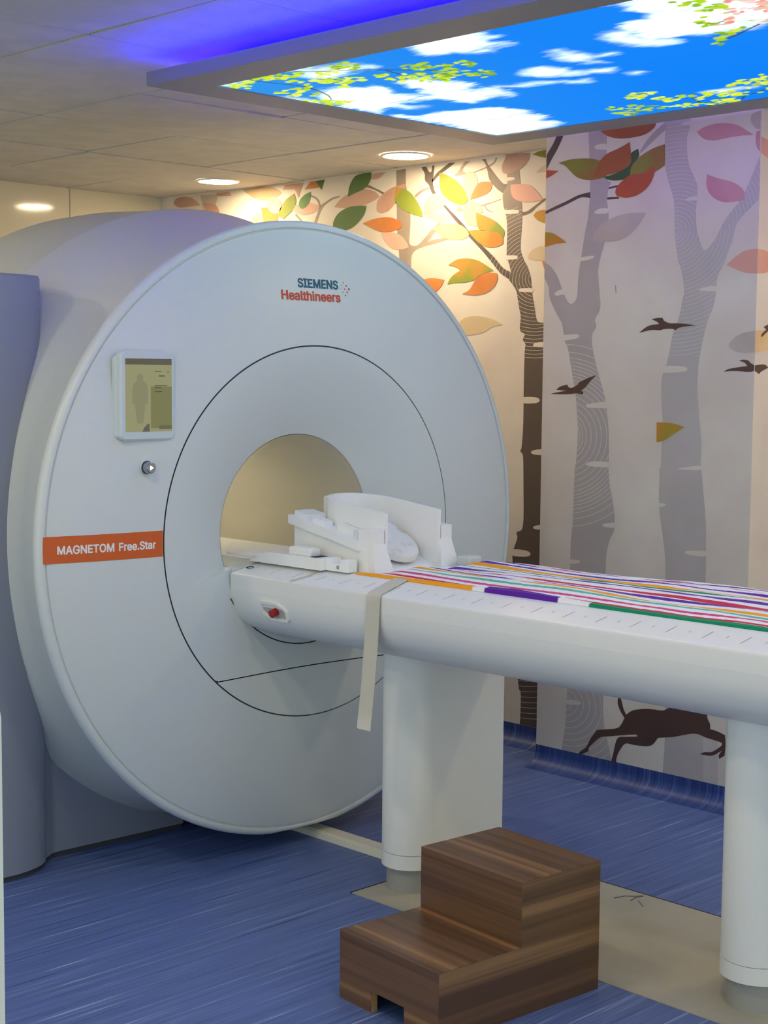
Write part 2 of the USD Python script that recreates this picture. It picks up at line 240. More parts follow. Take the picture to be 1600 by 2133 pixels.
    ("N", 2, "salmon", "printed_leaf", "1329,2284* 1402,2271* 1406,2208* 1332,2230*"),
    ("C", 3, "greytan", "printed_leaf", "-655,1598 -674,1621 -708,1638 -755,1645* -755,1573* -710,1573 -675,1581"),
    ("N", 1, "tan", "printed_leaf", "1331,1646* 1419,1650* 1438,1622* 1423,1582* 1331,1573*"),
    ("C", 5, "bird", "printed_bird", "118,1423* 87,1429 40,1436* 88,1439* 71,1451 37,1459* 32,1450 15,1447 -14,1460* -16,1467* -47,1479* -59,1484* -98,1495* -72,1474 -48,1450 -27,1437* -38,1432 -36,1424 -23,1425 -6,1427 27,1424 74,1423"),
    ("C", 5, "bird", "printed_bird", "-283,1645* -308,1662 -331,1671 -369,1675* -357,1684 -336,1692* -357,1696 -382,1696* -388,1686* -411,1677 -444,1676 -482,1673 -523,1667* -484,1665 -455,1661 -445,1657* -437,1652* -425,1657 -391,1657 -372,1653 -343,1655 -312,1651"),
    ("C", 5, "bird", "printed_bird", "-638,1508* -656,1517 -698,1524 -731,1527* -719,1539 -697,1546* -715,1549 -734,1546* -739,1540* -756,1530* -756,1512* -737,1508 -698,1511 -660,1511"),
    ("N", 3, "bird", "printed_bird", "1332,1530* 1369,1533 1397,1532 1415,1523* 1381,1513* 1365,1507* 1362,1501* 1348,1506 1332,1512*"),
    ("N", 3, "bird", "printed_bird", "1380,1660* 1406,1668* 1463,1671* 1464,1656* 1408,1647* 1372,1627* 1364,1625* 1369,1636 1396,1651* 1385,1656*"),
    ("C", 5, "deer", "printed_deer", "-53,71* -52,82 -73,98 -88,113 -107,148 -124,169 -136,182 -191,195 -234,210 -258,248* -238,271 -226,297 -227,317 -232,323 -241,312 -252,281 -264,261* -295,282 -343,295 -385,300 -422,302 -445,313 -474,332 -508,361 -551,403 -577,437* -622,429 -639,420* -618,401 -606,377 -611,331 -610,308 -622,287 -623,269* -653,266 -684,258* -687,223 -684,186* -673,178 -663,171* -662,184 -675,203* -638,179 -608,174 -585,173* -603,183 -634,190 -668,215* -670,229 -610,236 -559,242 -475,216 -406,200* -384,172 -356,161 -308,156 -265,154 -241,127 -227,100 -223,72* -201,75* -210,105 -221,152 -235,172 -269,180 -317,189* -307,195 -240,180 -191,168 -152,158 -117,129 -98,109 -96,96 -78,85 -63,75"),
]
CLOUDS = [
    "-425,-842 -434,-901 -441,-972 -442,-1027 -426,-1081 -382,-1072 -353,-1085 -333,-1029 -284,-1033 -272,-976 -251,-925 -266,-890 -291,-872 -296,-836 -318,-802 -356,-813 -398,-841",
    "-103,-394 -76,-396 -21,-374 45,-391 53,-441 -59,-493 -108,-518 -73,-567 -25,-581 -7,-627 45,-606 89,-548 119,-567 131,-620 140,-657 218,-620 242,-577 235,-528 248,-469 258,-422 215,-404 176,-391 150,-363 142,-326 135,-273 149,-229 141,-175 213,-96 201,-82 203,-101 102,-100 1,-112 -94,-184 -161,-277 -151,-341 -91,-353 -57,-390",
    "262,-116 312,-156 293,-215 303,-273 329,-318 351,-372 380,-419 412,-463 467,-483 528,-456 605,-443 628,-402 680,-409 744,-376 774,-302 773,-80 570,-96 398,-99",
    "158,-238 178,-261 215,-300 220,-260 222,-207 191,-213",
    "-423,-1470 -454,-1566 -327,-1821 -64,-1664 -90,-1582 -49,-1590 -25,-1541 -33,-1495 -35,-1444 -59,-1408 -79,-1368 -104,-1331 -150,-1331 -204,-1350 -247,-1370 -256,-1406 -252,-1437 -296,-1452 -331,-1450 -379,-1451",
    "-193,-1294 -182,-1326 -136,-1307 -78,-1309 -42,-1357 -6,-1335 -17,-1288 -54,-1262 -91,-1244 -120,-1243",
    "-122,-1073 -64,-1091 -18,-1096 -10,-1149 6,-1077 62,-1079 22,-1024 -38,-1006",
    "89,-903 104,-981 124,-1027 151,-1044 183,-1004 148,-967 153,-921 129,-871",
    "192,-847 208,-878 210,-906 243,-876 213,-830",
    "210,-1033 207,-1068 232,-1082 251,-1040",
    "583,-1051 581,-1119 612,-1180 617,-1116 613,-1056",
    "127,-668 145,-714 146,-779 166,-826 181,-855 201,-839 190,-763 184,-703 147,-669",
    "24,-855 -1,-921 66,-947 129,-897 104,-834 70,-821",
    "-430,-97 -449,-200 -437,-237 -408,-218 -409,-167 -389,-110",
    "-180,-91 -131,-115 -42,-95 -85,-63",
    "-431,-424 -401,-491 -330,-591 -311,-576 -303,-503 -285,-474 -280,-407 -319,-352 -391,-384",
]
SPRAYS = [
    ("g", "-409,-114 -433,-191 -387,-203 -347,-155 -335,-103"),
    ("g", "-419,-231 -435,-337 -413,-409 -367,-386 -358,-347 -343,-289 -374,-255 -391,-224"),
    ("g", "-334,-273 -325,-308 -249,-288 -169,-214 -166,-272 -214,-300 -211,-276 -118,-158 -137,-137 -183,-116 -238,-126 -242,-189 -253,-257"),
    ("g", "-293,-343 -302,-382 -273,-414 -244,-396 -233,-331 -263,-324"),
    ("d", "-388,-505 -396,-542 -391,-582 -358,-583 -317,-536 -341,-510 -363,-497"),
    ("g", "-349,-429 -323,-482 -305,-453 -321,-412"),
    ("g", "-208,-358 -276,-460 -245,-469 -196,-447 -176,-392 -158,-334 -184,-332"),
    ("g", "-105,-101 -89,-132 -63,-102 -82,-81"),
    ("g", "-82,-140 -45,-151 -34,-192 17,-189 13,-141 5,-87"),
    ("g", "-219,-522 -194,-561 -149,-549 -185,-607 -147,-624 -113,-636 -82,-670 -30,-626 -50,-567 -96,-530 -86,-496 -142,-505"),
    ("d", "-256,-659 -246,-737 -180,-683 -209,-640"),
    ("d", "-162,-679 -224,-750 -179,-764 -132,-734 -135,-754 -95,-751 -32,-699 -69,-684 -51,-605"),
    ("d", "-205,-792 -199,-821 -152,-816 -143,-769 -168,-776"),
    ("d", "-78,-745 -68,-804 1,-734 -32,-699"),
    ("g", "474,-833 451,-894 488,-920 535,-869 543,-819"),
    ("d", "626,-660 589,-730 605,-764 670,-772 647,-825 720,-810 731,-774 724,-734 773,-689 741,-636 675,-647"),
    ("g", "569,-862 564,-901 619,-902 582,-950 619,-976 635,-948 645,-884 629,-851"),
    ("g", "597,-995 588,-1043 617,-1074 620,-1106 673,-1121 719,-1084 683,-1045 676,-994 669,-956"),
    ("g", "713,-943 706,-996 733,-1055 770,-1036 763,-936"),
    ("g", "703,-840 707,-890 747,-872 740,-841"),
    ("g", "744,-883 723,-924 759,-900"),
    ("g", "536,-1139 505,-1199 476,-1245 488,-1295 603,-1225 596,-1190 621,-1162 581,-1147"),
    ("g", "703,-1139 642,-1185 627,-1210 736,-1160"),
    ("d", "-357,-1565 -335,-1612 -335,-1644 -317,-1679 -296,-1605 -282,-1570 -316,-1567"),
    ("d", "-244,-1560 -259,-1586 -265,-1629 -241,-1639 -216,-1598 -228,-1576"),
    ("p", "-296,-1605 -280,-1671 -272,-1758 -136,-1691 -154,-1638 -162,-1595 -184,-1580 -209,-1631 -255,-1648"),
    ("d", "-165,-1521 -181,-1548 -150,-1554 -103,-1514 -105,-1484"),
    ("p", "-105,-1521 -143,-1580 -123,-1583 -90,-1546 -87,-1513"),
    ("d", "30,-1394 57,-1412 7,-1459 35,-1469 89,-1405"),
    ("d", "-42,-1466 -21,-1498 -31,-1545 -2,-1557 15,-1526 4,-1495"),
    ("p", "-84,-1608 -68,-1634 -30,-1610 -42,-1579"),
]
TWIGS = [
    "-439,-222 -367,-225 -255,-255 -183,-240 -111,-208 -58,-166",
    "-441,-343 -385,-318",
    "-402,-396 -342,-473 -298,-544 -221,-625 -160,-681 -95,-704",
    "-247,-587 -168,-577 -144,-590",
    "640,-954 737,-923",
    "753,-1047 708,-1087 697,-1119 657,-1188",
    "-99,-1490 -120,-1551 -141,-1582",
    "61,-1416 22,-1495 -62,-1630",
]
# ------------------------------------------------------------------ looks
white_shell = mat('white_shell', (214, 222, 221), 0.34)
white_shell2 = mat('white_shell_rim', (206, 220, 224), 0.4)
bore_white = mat('bore_white', (205, 200, 184), 0.45)
seam_dark = mat('seam_dark', (84, 86, 92), 0.7)
seam_black = mat('seam_black', (28, 29, 32), 0.8)
blue_grey = mat('painted_side_panel', (138, 146, 164), 0.42)
table_white = mat('table_white', (236, 239, 235), 0.35)
foot_grey = mat('foot_grey', (158, 160, 156), 0.5)
coil_white = mat('coil_white', (244, 246, 244), 0.4)
pad_cream = mat('pad_cream', (232, 230, 222), 0.75)
strap_cream = mat('strap_cream', (206, 204, 188), 0.85)
orange_vinyl = mat('orange_vinyl', (214, 96, 26), 0.45)
letter_white = mat('letter_white', (240, 240, 240), 0.5)
letter_teal = mat('letter_teal', (24, 98, 118), 0.5)
letter_red = mat('letter_red', (206, 82, 52), 0.5)
chrome = mat('chrome', (170, 172, 182), 0.18, metallic=0.9)
red_plastic = mat('red_plastic', (158, 30, 28), 0.3)
ceiling_white = mottled('ceiling_white', (206, 203, 196), (199, 196, 189), 9, 0.85)
grid_white = mat('ceiling_grid', (120, 110, 94), 0.6)
frame_grey = mat('box_frame', (136, 137, 139), 0.45)
panel_gloss = mat('wall_panel_gloss', (226, 220, 198), 0.09)
steel_plate = mottled('floor_plate_beige', (176, 174, 158), (168, 166, 150), 5, 0.5)
jamb_paint = mat('jamb_paint', (214, 218, 208), 0.5)
raceway_cream = mat('raceway_cream', (222, 222, 206), 0.45)
mural_ground = mottled('mural_ground', (236, 226, 207), (226, 210, 192), 2.6, 0.62, 0.42, 0.68)

def streaks(name, tones):
    nodes = {'g': ('geometry', {}), 's': ('separate_xyz', {}), 'a': ('math', {'math_type': 'add'}), 'c': ('combine_xyz', {}),
             'm1': ('mapping', {'scale': (1.3, 60.0, 1.0)}), 'm2': ('mapping', {'scale': (3.0, 150.0, 1.0), 'location': (3.1, 7.7, 0)}),
             'n1': ('noise_texture', {'scale': 1.0, 'detail': 3.0, 'roughness': 0.6}), 'n2': ('noise_texture', {'scale': 1.0, 'detail': 2.0, 'roughness': 0.5}),
             'mix': ('mix_float', {'fac': 0.45}), 'r': ('rgb_ramp', {'ramp': tones}), 'p': ('principled_bsdf', {'roughness': 0.42, 'specular_ior_level': 0.4})}
    links = [('g.position', 's.vector'), ('s.x', 'a.value1'), ('s.z', 'a.value2'), ('a.value', 'c.x'), ('s.y', 'c.y'), ('c.vector', 'm1.vector'), ('c.vector', 'm2.vector'),
             ('m1.vector', 'n1.vector'), ('m2.vector', 'n2.vector'), ('n1.fac', 'mix.a'), ('n2.fac', 'mix.b'), ('mix.result', 'r.fac'), ('r.color', 'p.base_color')]
    return usdkit.material(stage, '/World/Looks/' + name, nodes, links, surface='p.BSDF')
vinyl = streaks('blue_vinyl', [(0, lin((44, 60, 110))), (0.35, lin((58, 78, 132))), (0.43, lin((84, 106, 162))), (0.55, lin((92, 114, 172))), (0.61, lin((108, 130, 186))), (0.675, lin((166, 182, 220))), (1, lin((205, 215, 238)))])
cove_vinyl = streaks('cove_vinyl', [(0, lin((30, 46, 96))), (0.40, lin((42, 62, 120))), (0.55, lin((60, 84, 146))), (0.70, lin((110, 130, 180))), (1, lin((150, 166, 206)))])

def timber(name, axis, scale=1.0, shift=0.0):
    """laminate with bands of grain stacked along one axis of the object"""
    sc = {'x': (34.0, 0.5, 0.5), 'z': (0.5, 0.5, 34.0)}[axis]
    fine = {'x': (330.0, 4.0, 4.0), 'z': (4.0, 4.0, 330.0)}[axis]
    nodes = {'t': ('texture_coordinate', {}), 'm1': ('mapping', {'scale': sc, 'location': (shift, shift, shift)}), 'm2': ('mapping', {'scale': fine}),
             'n1': ('noise_texture', {'scale': scale, 'detail': 2.0, 'distortion': 0.15}), 'n2': ('noise_texture', {'scale': 1.0, 'detail': 4.0, 'roughness': 0.65}),
             'r': ('rgb_ramp', {'ramp': [(0, lin((84, 58, 38))), (0.36, lin((94, 66, 43))), (0.5, lin((114, 82, 54))), (0.6, lin((122, 88, 58))), (0.68, lin((152, 114, 74))), (1, lin((160, 124, 84)))]}),
             'r2': ('rgb_ramp', {'ramp': [(0, (0.62, 0.6, 0.58)), (0.45, (0.9, 0.9, 0.9)), (1, (1.12, 1.12, 1.12))]}),
             'mx': ('mix', {'mix_type': 'multiply', 'fac': 1.0}), 'p': ('principled_bsdf', {'roughness': 0.38})}
    links = [('t.object', 'm1.vector'), ('t.object', 'm2.vector'), ('m1.vector', 'n1.vector'), ('m2.vector', 'n2.vector'), ('n1.fac', 'r.fac'), ('n2.fac', 'r2.fac'),
             ('r.color', 'mx.color1'), ('r2.color', 'mx.color2'), ('mx.color', 'p.base_color')]
    return usdkit.material(stage, '/World/Looks/' + name, nodes, links, surface='p.BSDF')
wood_tread, wood_side, wood_riser = timber('wood_tread', 'x', 1.0, 0.3), timber('wood_side', 'z', 1.0, 1.7), timber('wood_riser', 'z', 1.0, 4.1)
raw_wood = mat('raw_wood', (190, 150, 96), 0.8)

# ------------------------------------------------------------------ the setting
floor = thing('floor', 'blue streaked vinyl floor with a beige plate let into it', kind='structure')
obj('vinyl_sheet', bx(-4.2, 1.60, -4.6, 2.90, -0.05, 0.0), vinyl, floor)
obj('floor_plate', bx(-0.215, 0.388, -2.4, -0.442, -0.001, 0.0022), steel_plate, floor, label='flat beige access plate set into the blue vinyl under the table')
obj('plate_gap', joined(bx(-0.215, 0.396, -0.442, -0.434, -0.001, 0.0012), bx(0.388, 0.396, -2.4, -0.434, -0.001, 0.0012)), seam_black, floor, label='dark gap along the plate edge')
sc = [flat(LineString(c).buffer(w)) for c, w in (([(0.30, -0.99), (0.335, -1.0), (0.352, -1.02), (0.372, -1.035)], 0.003), ([(0.315, -1.035), (0.345, -1.03), (0.372, -1.037)], 0.002), ([(0.30, -1.09), (0.33, -1.05)], 0.0012))]
scm = trimesh.util.concatenate(sc); scm.apply_translation((0, 0, 0.0023)); obj('scuff_mark', scm, seam_dark, floor, label='dark scuff on the beige plate')
def cove(x, y0, y1):
    pr = [(x - 0.075, 0.0006)] + [(x - 0.075 + 0.073 * math.sin(a), 0.0006 + 0.052 * (1 - math.cos(a))) for a in np.linspace(0.15, math.pi / 2, 9)] + [(x - 0.002, 0.077), (x + 0.001, 0.077), (x + 0.001, -0.01), (x - 0.075, -0.01)]
    return prism(pr, 'y', y0, y1)
obj('baseboard_right', cove(1.543, 0.157, 2.84), cove_vinyl, smooth=30, kind='structure', label='blue vinyl coved skirting along the lit part of the mural wall')
obj('baseboard_right', cove(1.543, -4.2, -0.757), cove_vinyl, smooth=30, kind='structure', label='blue vinyl coved skirting along the mural wall past the pillar')
obj('baseboard_middle', cove(1.33, -0.757, 0.157), cove_vinyl, smooth=30, kind='structure', label='blue vinyl coved skirting at the foot of the projecting mural pillar')

wall_right = thing('wall_right', 'mural wall with printed trees and autumn leaves on cream', kind='structure')
obj('wall_surface', bx(1.543, 1.64, -4.2, 2.94, 0, CEIL + 0.05), mural_ground, wall_right)
pillar = thing('wall_middle', 'projecting mural pillar with grey trees, brown birds and a leaping deer', kind='structure')
obj('skirting', bx(1.328, 1.543, -0.7595, -0.7568, 0, 0.077), cove_vinyl, pillar)
obj('wall_surface', bx(1.33, 1.5435, -0.757, 0.157, 0, CEIL + 0.02), mural_ground, pillar)
wall_back = thing('wall_back', 'glossy cream panelled wall behind the scanner', kind='structure')
for a, b in ((-3.2, -2.0025), (-1.9975, -0.8025), (-0.7975, 0.4 - 0.6025), (0.4 - 0.5975, 0.9985), (1.0015, 1.5425)):
    obj('wall_panel', bx(a, b, 2.84, 2.86, 0, CEIL + 0.02, 0.002, 1), panel_gloss, wall_back)
obj('wall_backing', bx(-3.2, 1.5425, 2.859, 2.9, 0, CEIL + 0.02), seam_black, wall_back)

ceiling = thing('ceiling', 'suspended ceiling of square off-white tiles', kind='structure')
GX, GY = -0.8256, -0.0534
LIGHTS = [(1.288, 2.06), (1.290, 0.856)]
rng = np.random.RandomState(5)
for i in range(-5, 4):
    for j in range(-6, 5):
        x0, y0 = GX + 0.6 * i + 0.0035, GY + 0.6 * j + 0.0035; x1, y1 = min(x0 + 0.593, 1.5425), min(y0 + 0.593, 2.8395)
        if x1 - x0 < 0.02: continue
        dz, tx, ty = rng.uniform(-0.0005, 0.0040), rng.uniform(-1, 1) * 0.0030, rng.uniform(-1, 1) * 0.0030
        t = bx(x0, x1, y0, y1, CEIL + 0.001, CEIL + 0.012)
        v = np.array(t.vertices); v[:, 2] += dz + tx * (v[:, 0] - (x0 + x1) / 2) / 0.6 + ty * (v[:, 1] - (y0 + y1) / 2) / 0.6
        obj('ceiling_tile', trimesh.Trimesh(v, t.faces, process=False), ceiling_white, ceiling)
for i in range(-5, 4):
    obj('grid_bar', bx(GX + 0.6 * i - 0.012, GX + 0.6 * i + 0.012, -3.66, 2.84, CEIL + 0.0075, CEIL + 0.03), grid_white, ceiling)
for j in range(-6, 5):
    obj('grid_bar', bx(-3.83, 1.543, GY + 0.6 * j - 0.012, GY + 0.6 * j + 0.012, CEIL + 0.0075, CEIL + 0.03), grid_white, ceiling)
obj('ceiling_backing', bx(-3.9, 1.60, -3.7, 2.9, CEIL + 0.031, CEIL + 0.06), seam_dark, ceiling)

# ------------------------------------------------------------------ the mural print
INK = {'ghost': ((206, 188, 168), (200, 180, 158)), 'pale': ((172, 156, 140), (160, 142, 124)), 'midbark': ((138, 122, 108), (124, 108, 94)), 'darkbark': ((106, 94, 88), (98, 86, 78)),
       'tan': ((234, 202, 148), (226, 190, 136)), 'paletan': ((236, 212, 172), (230, 204, 160)), 'tan2': ((222, 200, 160), (214, 190, 148)), 'tan3': ((206, 176, 136), (198, 166, 126)),
       'pink': ((234, 186, 164), (230, 176, 152)), 'dusty': ((210, 166, 142), (200, 154, 130)), 'rosebark': ((196, 160, 142), (188, 150, 134)), 'orange': ((216, 136, 70), (206, 122, 60)),
       'amber': ((214, 136, 54), (194, 152, 60)), 'olive': ((142, 154, 56), (194, 146, 60)), 'darkolive': ((142, 140, 52), (152, 118, 50)), 'ochre': ((206, 140, 44), (178, 150, 46)),
       'green': ((90, 118, 62), (80, 108, 56)), 'green2': ((106, 148, 78), (86, 130, 62)), 'forest': ((70, 104, 54), (62, 94, 50)), 'brownorange': ((184, 104, 52), (166, 98, 50)), 'rust': ((192, 96, 52), (182, 88, 46)),
       'mauve': ((192, 182, 172), (187, 177, 168)), 'mauve2': ((200, 190, 182), (195, 185, 177)), 'ghost2': ((214, 204, 194), (208, 198, 188)), 'darkplum': ((98, 80, 82), (92, 72, 76)),
       'greytan': ((206, 192, 176), (200, 184, 168)), 'rose': ((216, 158, 156), (208, 148, 148)), 'salmon': ((232, 172, 146), (228, 164, 138)), 'bird': ((100, 70, 58), (92, 64, 54)), 'deer': ((88, 62, 54), (82, 58, 52))}
ink = {k: mottled('print_' + k, a, b, 7.0 if k in ('olive', 'amber', 'ochre', 'darkolive') else 4.0, 0.62, 0.44, 0.56) for k, (a, b) in INK.items()}
ink['ground'] = mural_ground
ink['line'] = mat('print_line', (200, 188, 170), 0.62); ink['line_pale'] = mat('print_line_pale', (222, 212, 198), 0.62)
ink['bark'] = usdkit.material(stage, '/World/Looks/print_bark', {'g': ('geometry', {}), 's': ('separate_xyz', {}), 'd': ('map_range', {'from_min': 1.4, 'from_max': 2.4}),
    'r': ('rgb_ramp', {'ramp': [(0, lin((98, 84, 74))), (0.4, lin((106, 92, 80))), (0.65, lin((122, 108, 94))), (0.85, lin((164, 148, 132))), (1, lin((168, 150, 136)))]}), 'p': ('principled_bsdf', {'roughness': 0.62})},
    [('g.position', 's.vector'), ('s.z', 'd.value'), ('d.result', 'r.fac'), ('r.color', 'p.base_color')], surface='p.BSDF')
AREA = {'W': sbox(0.158, 0.078, 2.839, CEIL - 0.001), 'C': sbox(-0.7565, 0.0775, 0.1565, CEIL + 0.01), 'N': sbox(1.3305, 0.0775, 1.542, CEIL)}
def onto(surface, layer, g, depth=0.00012):
    mesh = flat(g, depth); u, v, w = np.array(mesh.vertices).T; w = w + 0.0001 + 0.00025 * layer; f = np.array(mesh.faces)
    if surface == 'N': return trimesh.Trimesh(np.stack([u, -0.757 - w, v], 1), f, process=False)
    return trimesh.Trimesh(np.stack([(1.543 if surface == 'W' else 1.33) - w, u, v], 1), f[:, ::-1], process=False)
SAYS = {'printed_bird': 'brown flying bird printed on the mural', 'printed_deer': 'dark brown leaping deer printed low on the mural'}
outline = {}
for surface, layer, colour, name, pts in PRINTS:
    g = Polygon(curve(pts)).buffer(0).intersection(AREA[surface])
    if not polys(g): continue
    outline.setdefault((surface, colour, name), []).append(g)
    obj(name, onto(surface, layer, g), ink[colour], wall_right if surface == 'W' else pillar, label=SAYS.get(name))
def rings(surface, layer, trunk, centre, scale, radii, window, colour, half=0.0011):
    out = []
    for r in radii:
        t = np.linspace(0, 2 * math.pi, 96); c = LineString(np.stack([centre[0] + r * scale[0] * np.cos(t), centre[1] + r * scale[1] * np.sin(t)], 1)).buffer(half)
        out += polys(c.intersection(trunk).intersection(window))
    obj('printed_bark_line', onto(surface, layer, shapely.MultiPolygon(out)), ink[colour], wall_right if surface == 'W' else pillar, kind='stuff')
tw = outline[('W', 'bark', 'printed_trunk')][0]
rings('W', 4, tw, (0.372, 1.874), (0.000495, 0.00039), [52, 84, 116, 148, 182, 216, 250, 284, 320, 356, 392, 428, 464, 500, 536, 572, 610, 648, 686, 724, 762, 800], sbox(0, 1.56, 2, 2.16), 'line')
rings('W', 4, shapely.union_all(outline[('W', 'darkbark', 'printed_branch')]), (0.372, 1.874), (0.000495, 0.00039), list(range(330, 900, 40)), sbox(0, 1.56, 0.62, 2.10), 'line')
rings('W', 4, tw, (0.45, 0.60), (0.00083, 0.00068), list(range(250, 760, 32)), sbox(0, 0.07, 2, 0.45), 'line')
tc = outline[('C', 'mauve', 'printed_trunk')][0]
rings('C', 2, tc, (0.053, 1.268), (0.000406, 0.00035), [195, 228, 270, 325, 385, 440, 500, 555, 600, 640, 675, 715, 750, 790, 830, 890, 970], sbox(-1, 0.9, 1, 1.625), 'line_pale', 0.0013)
rings('C', 2, tc, (0.022, 0.262), (0.00083, 0.00068), list(range(40, 420, 34)), sbox(-1, 0.07, 1, 0.52), 'line_pale', 0.0013)
rings('C', 2, outline[('C', 'mauve2', 'printed_trunk')][0], (-0.425, 1.994), (0.000375, 0.00033), list(range(40, 1500, 42)), sbox(-1, 1.56, 1, 2.36), 'line_pale', 0.0009)

# ------------------------------------------------------------------ ceiling lamps
disc_glow = glow('downlight_glow', (1.0, 0.80, 0.52), DOWNLIGHT)
trim_white = mat('downlight_trim', (232, 226, 212), 0.5)
def downlight(x, y, label):
    t = thing('downlight', label, 'ceiling light', (x, y, CEIL), group=None)
    obj('diffuser', lathe([(-0.004, 0.0001), (-0.005, 0.05), (-0.0042, 0.0912)], 48, axis='z'), disc_glow, t, smooth=True)
    obj('trim_ring', lathe([(0.001, 0.1015), (-0.003, 0.1005), (-0.0055, 0.0965), (-0.0052, 0.0935), (-0.0042, 0.0910)], 48, axis='z'), trim_white, t, smooth=True)
downlight(*LIGHTS[0], 'round warm ceiling downlight nearest the corner of the back wall')
downlight(*LIGHTS[1], 'round warm ceiling downlight beside the hanging sky panel')
downlight(1.26, -1.80, 'round ceiling downlight over the near end of the mural wall')
downlight(-2.326, 0.247, 'round ceiling downlight before the side housing of the scanner')
downlight(-1.726, -0.953, 'round ceiling downlight between the doorway and the side housing')
downlight(-1.726, 1.447, 'round ceiling downlight over the rear of the side housing')
downlight(-1.126, 2.06, 'round ceiling downlight behind the scanner near the back wall')
downlight(-1.126, -2.153, 'round ceiling downlight left of the sky panel toward the doorway')

# ------------------------------------------------------------------ the hanging sky box
box_ = thing('sky_light_box', 'hanging ceiling light box with a backlit picture of blue sky and leafy branches', 'ceiling light')
BX0, BX1, BY0, BY1, ZB = -0.567, 0.902, -2.62, 0.048, 2.289
IX0, IX1, IY0, IY1 = -0.43, 0.772, -2.49, -0.088
fr = man(bx(BX0, BX1, BY0, BY1, ZB, 2.327)) - man(bx(IX0, IX1, IY0, IY1, ZB - 0.01, ZB + 0.012)) - man(bx(BX0 + 0.006, BX1 - 0.006, BY0 + 0.006, BY1 - 0.006, 2.317, 2.4))
obj('frame', fr, frame_grey, box_, label='pale grey frame around the sky picture')
obj('hanger_body', bx(-0.36, 0.70, -2.4, -0.10, 2.3165, CEIL + 0.002), seam_dark, box_)
led = glow('led_blue', (0.001, 0.0, 1.0), BLUE)
obj('led_strip', bx(-0.50, -0.486, -2.4, 0.0, 2.3175, 2.3245), led, box_, label='blue LED strip lying on top of the frame')
obj('led_strip', bx(0.83, 0.836, -2.4, -0.1, 2.3175, 2.3215), glow('led_violet', (0.26, 0.10, 1.0), 130.0), box_, label='dimmer violet LED strip on the wall side of the frame')
obj('led_strip', bx(-0.30, 0.82, 0.022, 0.028, 2.3175, 2.3215), glow('led_violet_end', (0.26, 0.08, 1.0), 120.0), box_, label='dimmer violet LED strip on the scanner end of the frame')
nx, ny = 430, 620
gx, gy = np.meshgrid(np.linspace(IX0, IX1, nx), np.linspace(IY1, IY0, ny))
P3 = np.stack([gx, gy, np.full_like(gx, ZB + 0.004)], -1)
pts2 = np.stack([gx.ravel(), gy.ravel()], 1)
nz = lambda sx, sy, seed, o=4: meshkit.fbm(np.stack([pts2[:, 0] * sx + 3, pts2[:, 1] * sy + 9, np.zeros(len(pts2)) + 0.5], 1), o, seed)
warp = (nz(10, 5, 3) - 0.5) * 0.12 + (nz(40, 16, 8) - 0.5) * 0.07 + (nz(110, 40, 21, 3) - 0.5) * 0.03
cover = np.zeros(len(pts2))
sp = shapely.points(pts2)
for k, c in enumerate(CLOUDS):
    g = Polygon(curve(c, seg=3)).buffer(0); x0, y0, x1, y1 = g.buffer(0.15).bounds
    near = np.where((pts2[:, 0] > x0) & (pts2[:, 0] < x1) & (pts2[:, 1] > y0) & (pts2[:, 1] < y1))[0]
    if not len(near): continue
    d = shapely.distance(g.boundary, sp[near]); d = np.where(shapely.contains(g, sp[near]), d, -d)
    small = min(1.0, math.sqrt(g.area) / 0.25)
    cover[near] = np.maximum(cover[near], smoothstep(-0.030, 0.040, d + warp[near] * (0.35 + 0.65 * small)) * (0.72 + 0.28 * small))
far = smoothstep(-1.75, -2.3, pts2[:, 1]) * smoothstep(0.38, 0.55, nz(3, 2, 31))      # the picture goes on beyond the frame
cover = np.maximum(cover, far)
tx = smoothstep(-0.45, 0.75, pts2[:, 0])[:, None]; tz = (smoothstep(-0.1, -1.2, pts2[:, 1]) * 0.8)[:, None]
blue = (1 - tz) * ((1 - tx) * np.array(lin((48, 136, 216))) + tx * np.array(lin((32, 126, 224)))) + tz * np.array(lin((8, 116, 228)))
shade = np.clip(0.70 + 1.3 * (nz(14, 7, 44) - 0.5) + 0.4 * (nz(60, 30, 45) - 0.5), 0.36, 1)[:, None]
col = blue * (1 - cover[:, None]) + 2.0 * np.array(lin((222, 247, 243))) * shade * cover[:, None]
def dab(cx, cy, a, b, ang, rgb, soft=0.25):
    R_ = max(a, b) * 1.4
    i = np.where((abs(pts2[:, 0] - cx) < R_) & (abs(pts2[:, 1] - cy) < R_))[0]
    dx, dy = pts2[i, 0] - cx, pts2[i, 1] - cy; c, s = math.cos(ang), math.sin(ang)
    q = ((dx * c + dy * s) / a) ** 2 + ((-dx * s + dy * c) / b) ** 2
    w = smoothstep(1.15, 1.15 - 2 * soft, q)[:, None]
    col[i] = col[i] * (1 - w) + np.array(rgb) * w
rng = np.random.RandomState(11)
for t in TWIGS:
    ln = LineString(curve(t, False, 6)); d = shapely.distance(ln, sp); w = smoothstep(0.0042, 0.0016, d)[:, None]; col = col * (1 - w) + np.array(lin((58, 56, 30))) * w
TONES = {'g': [(196, 222, 28), (206, 226, 60), (176, 206, 20), (216, 232, 96)], 'd': [(150, 190, 40), (122, 166, 44), (182, 206, 60), (166, 196, 30)], 'p': [(232, 168, 160), (238, 206, 200), (226, 140, 132), (196, 200, 150)]}
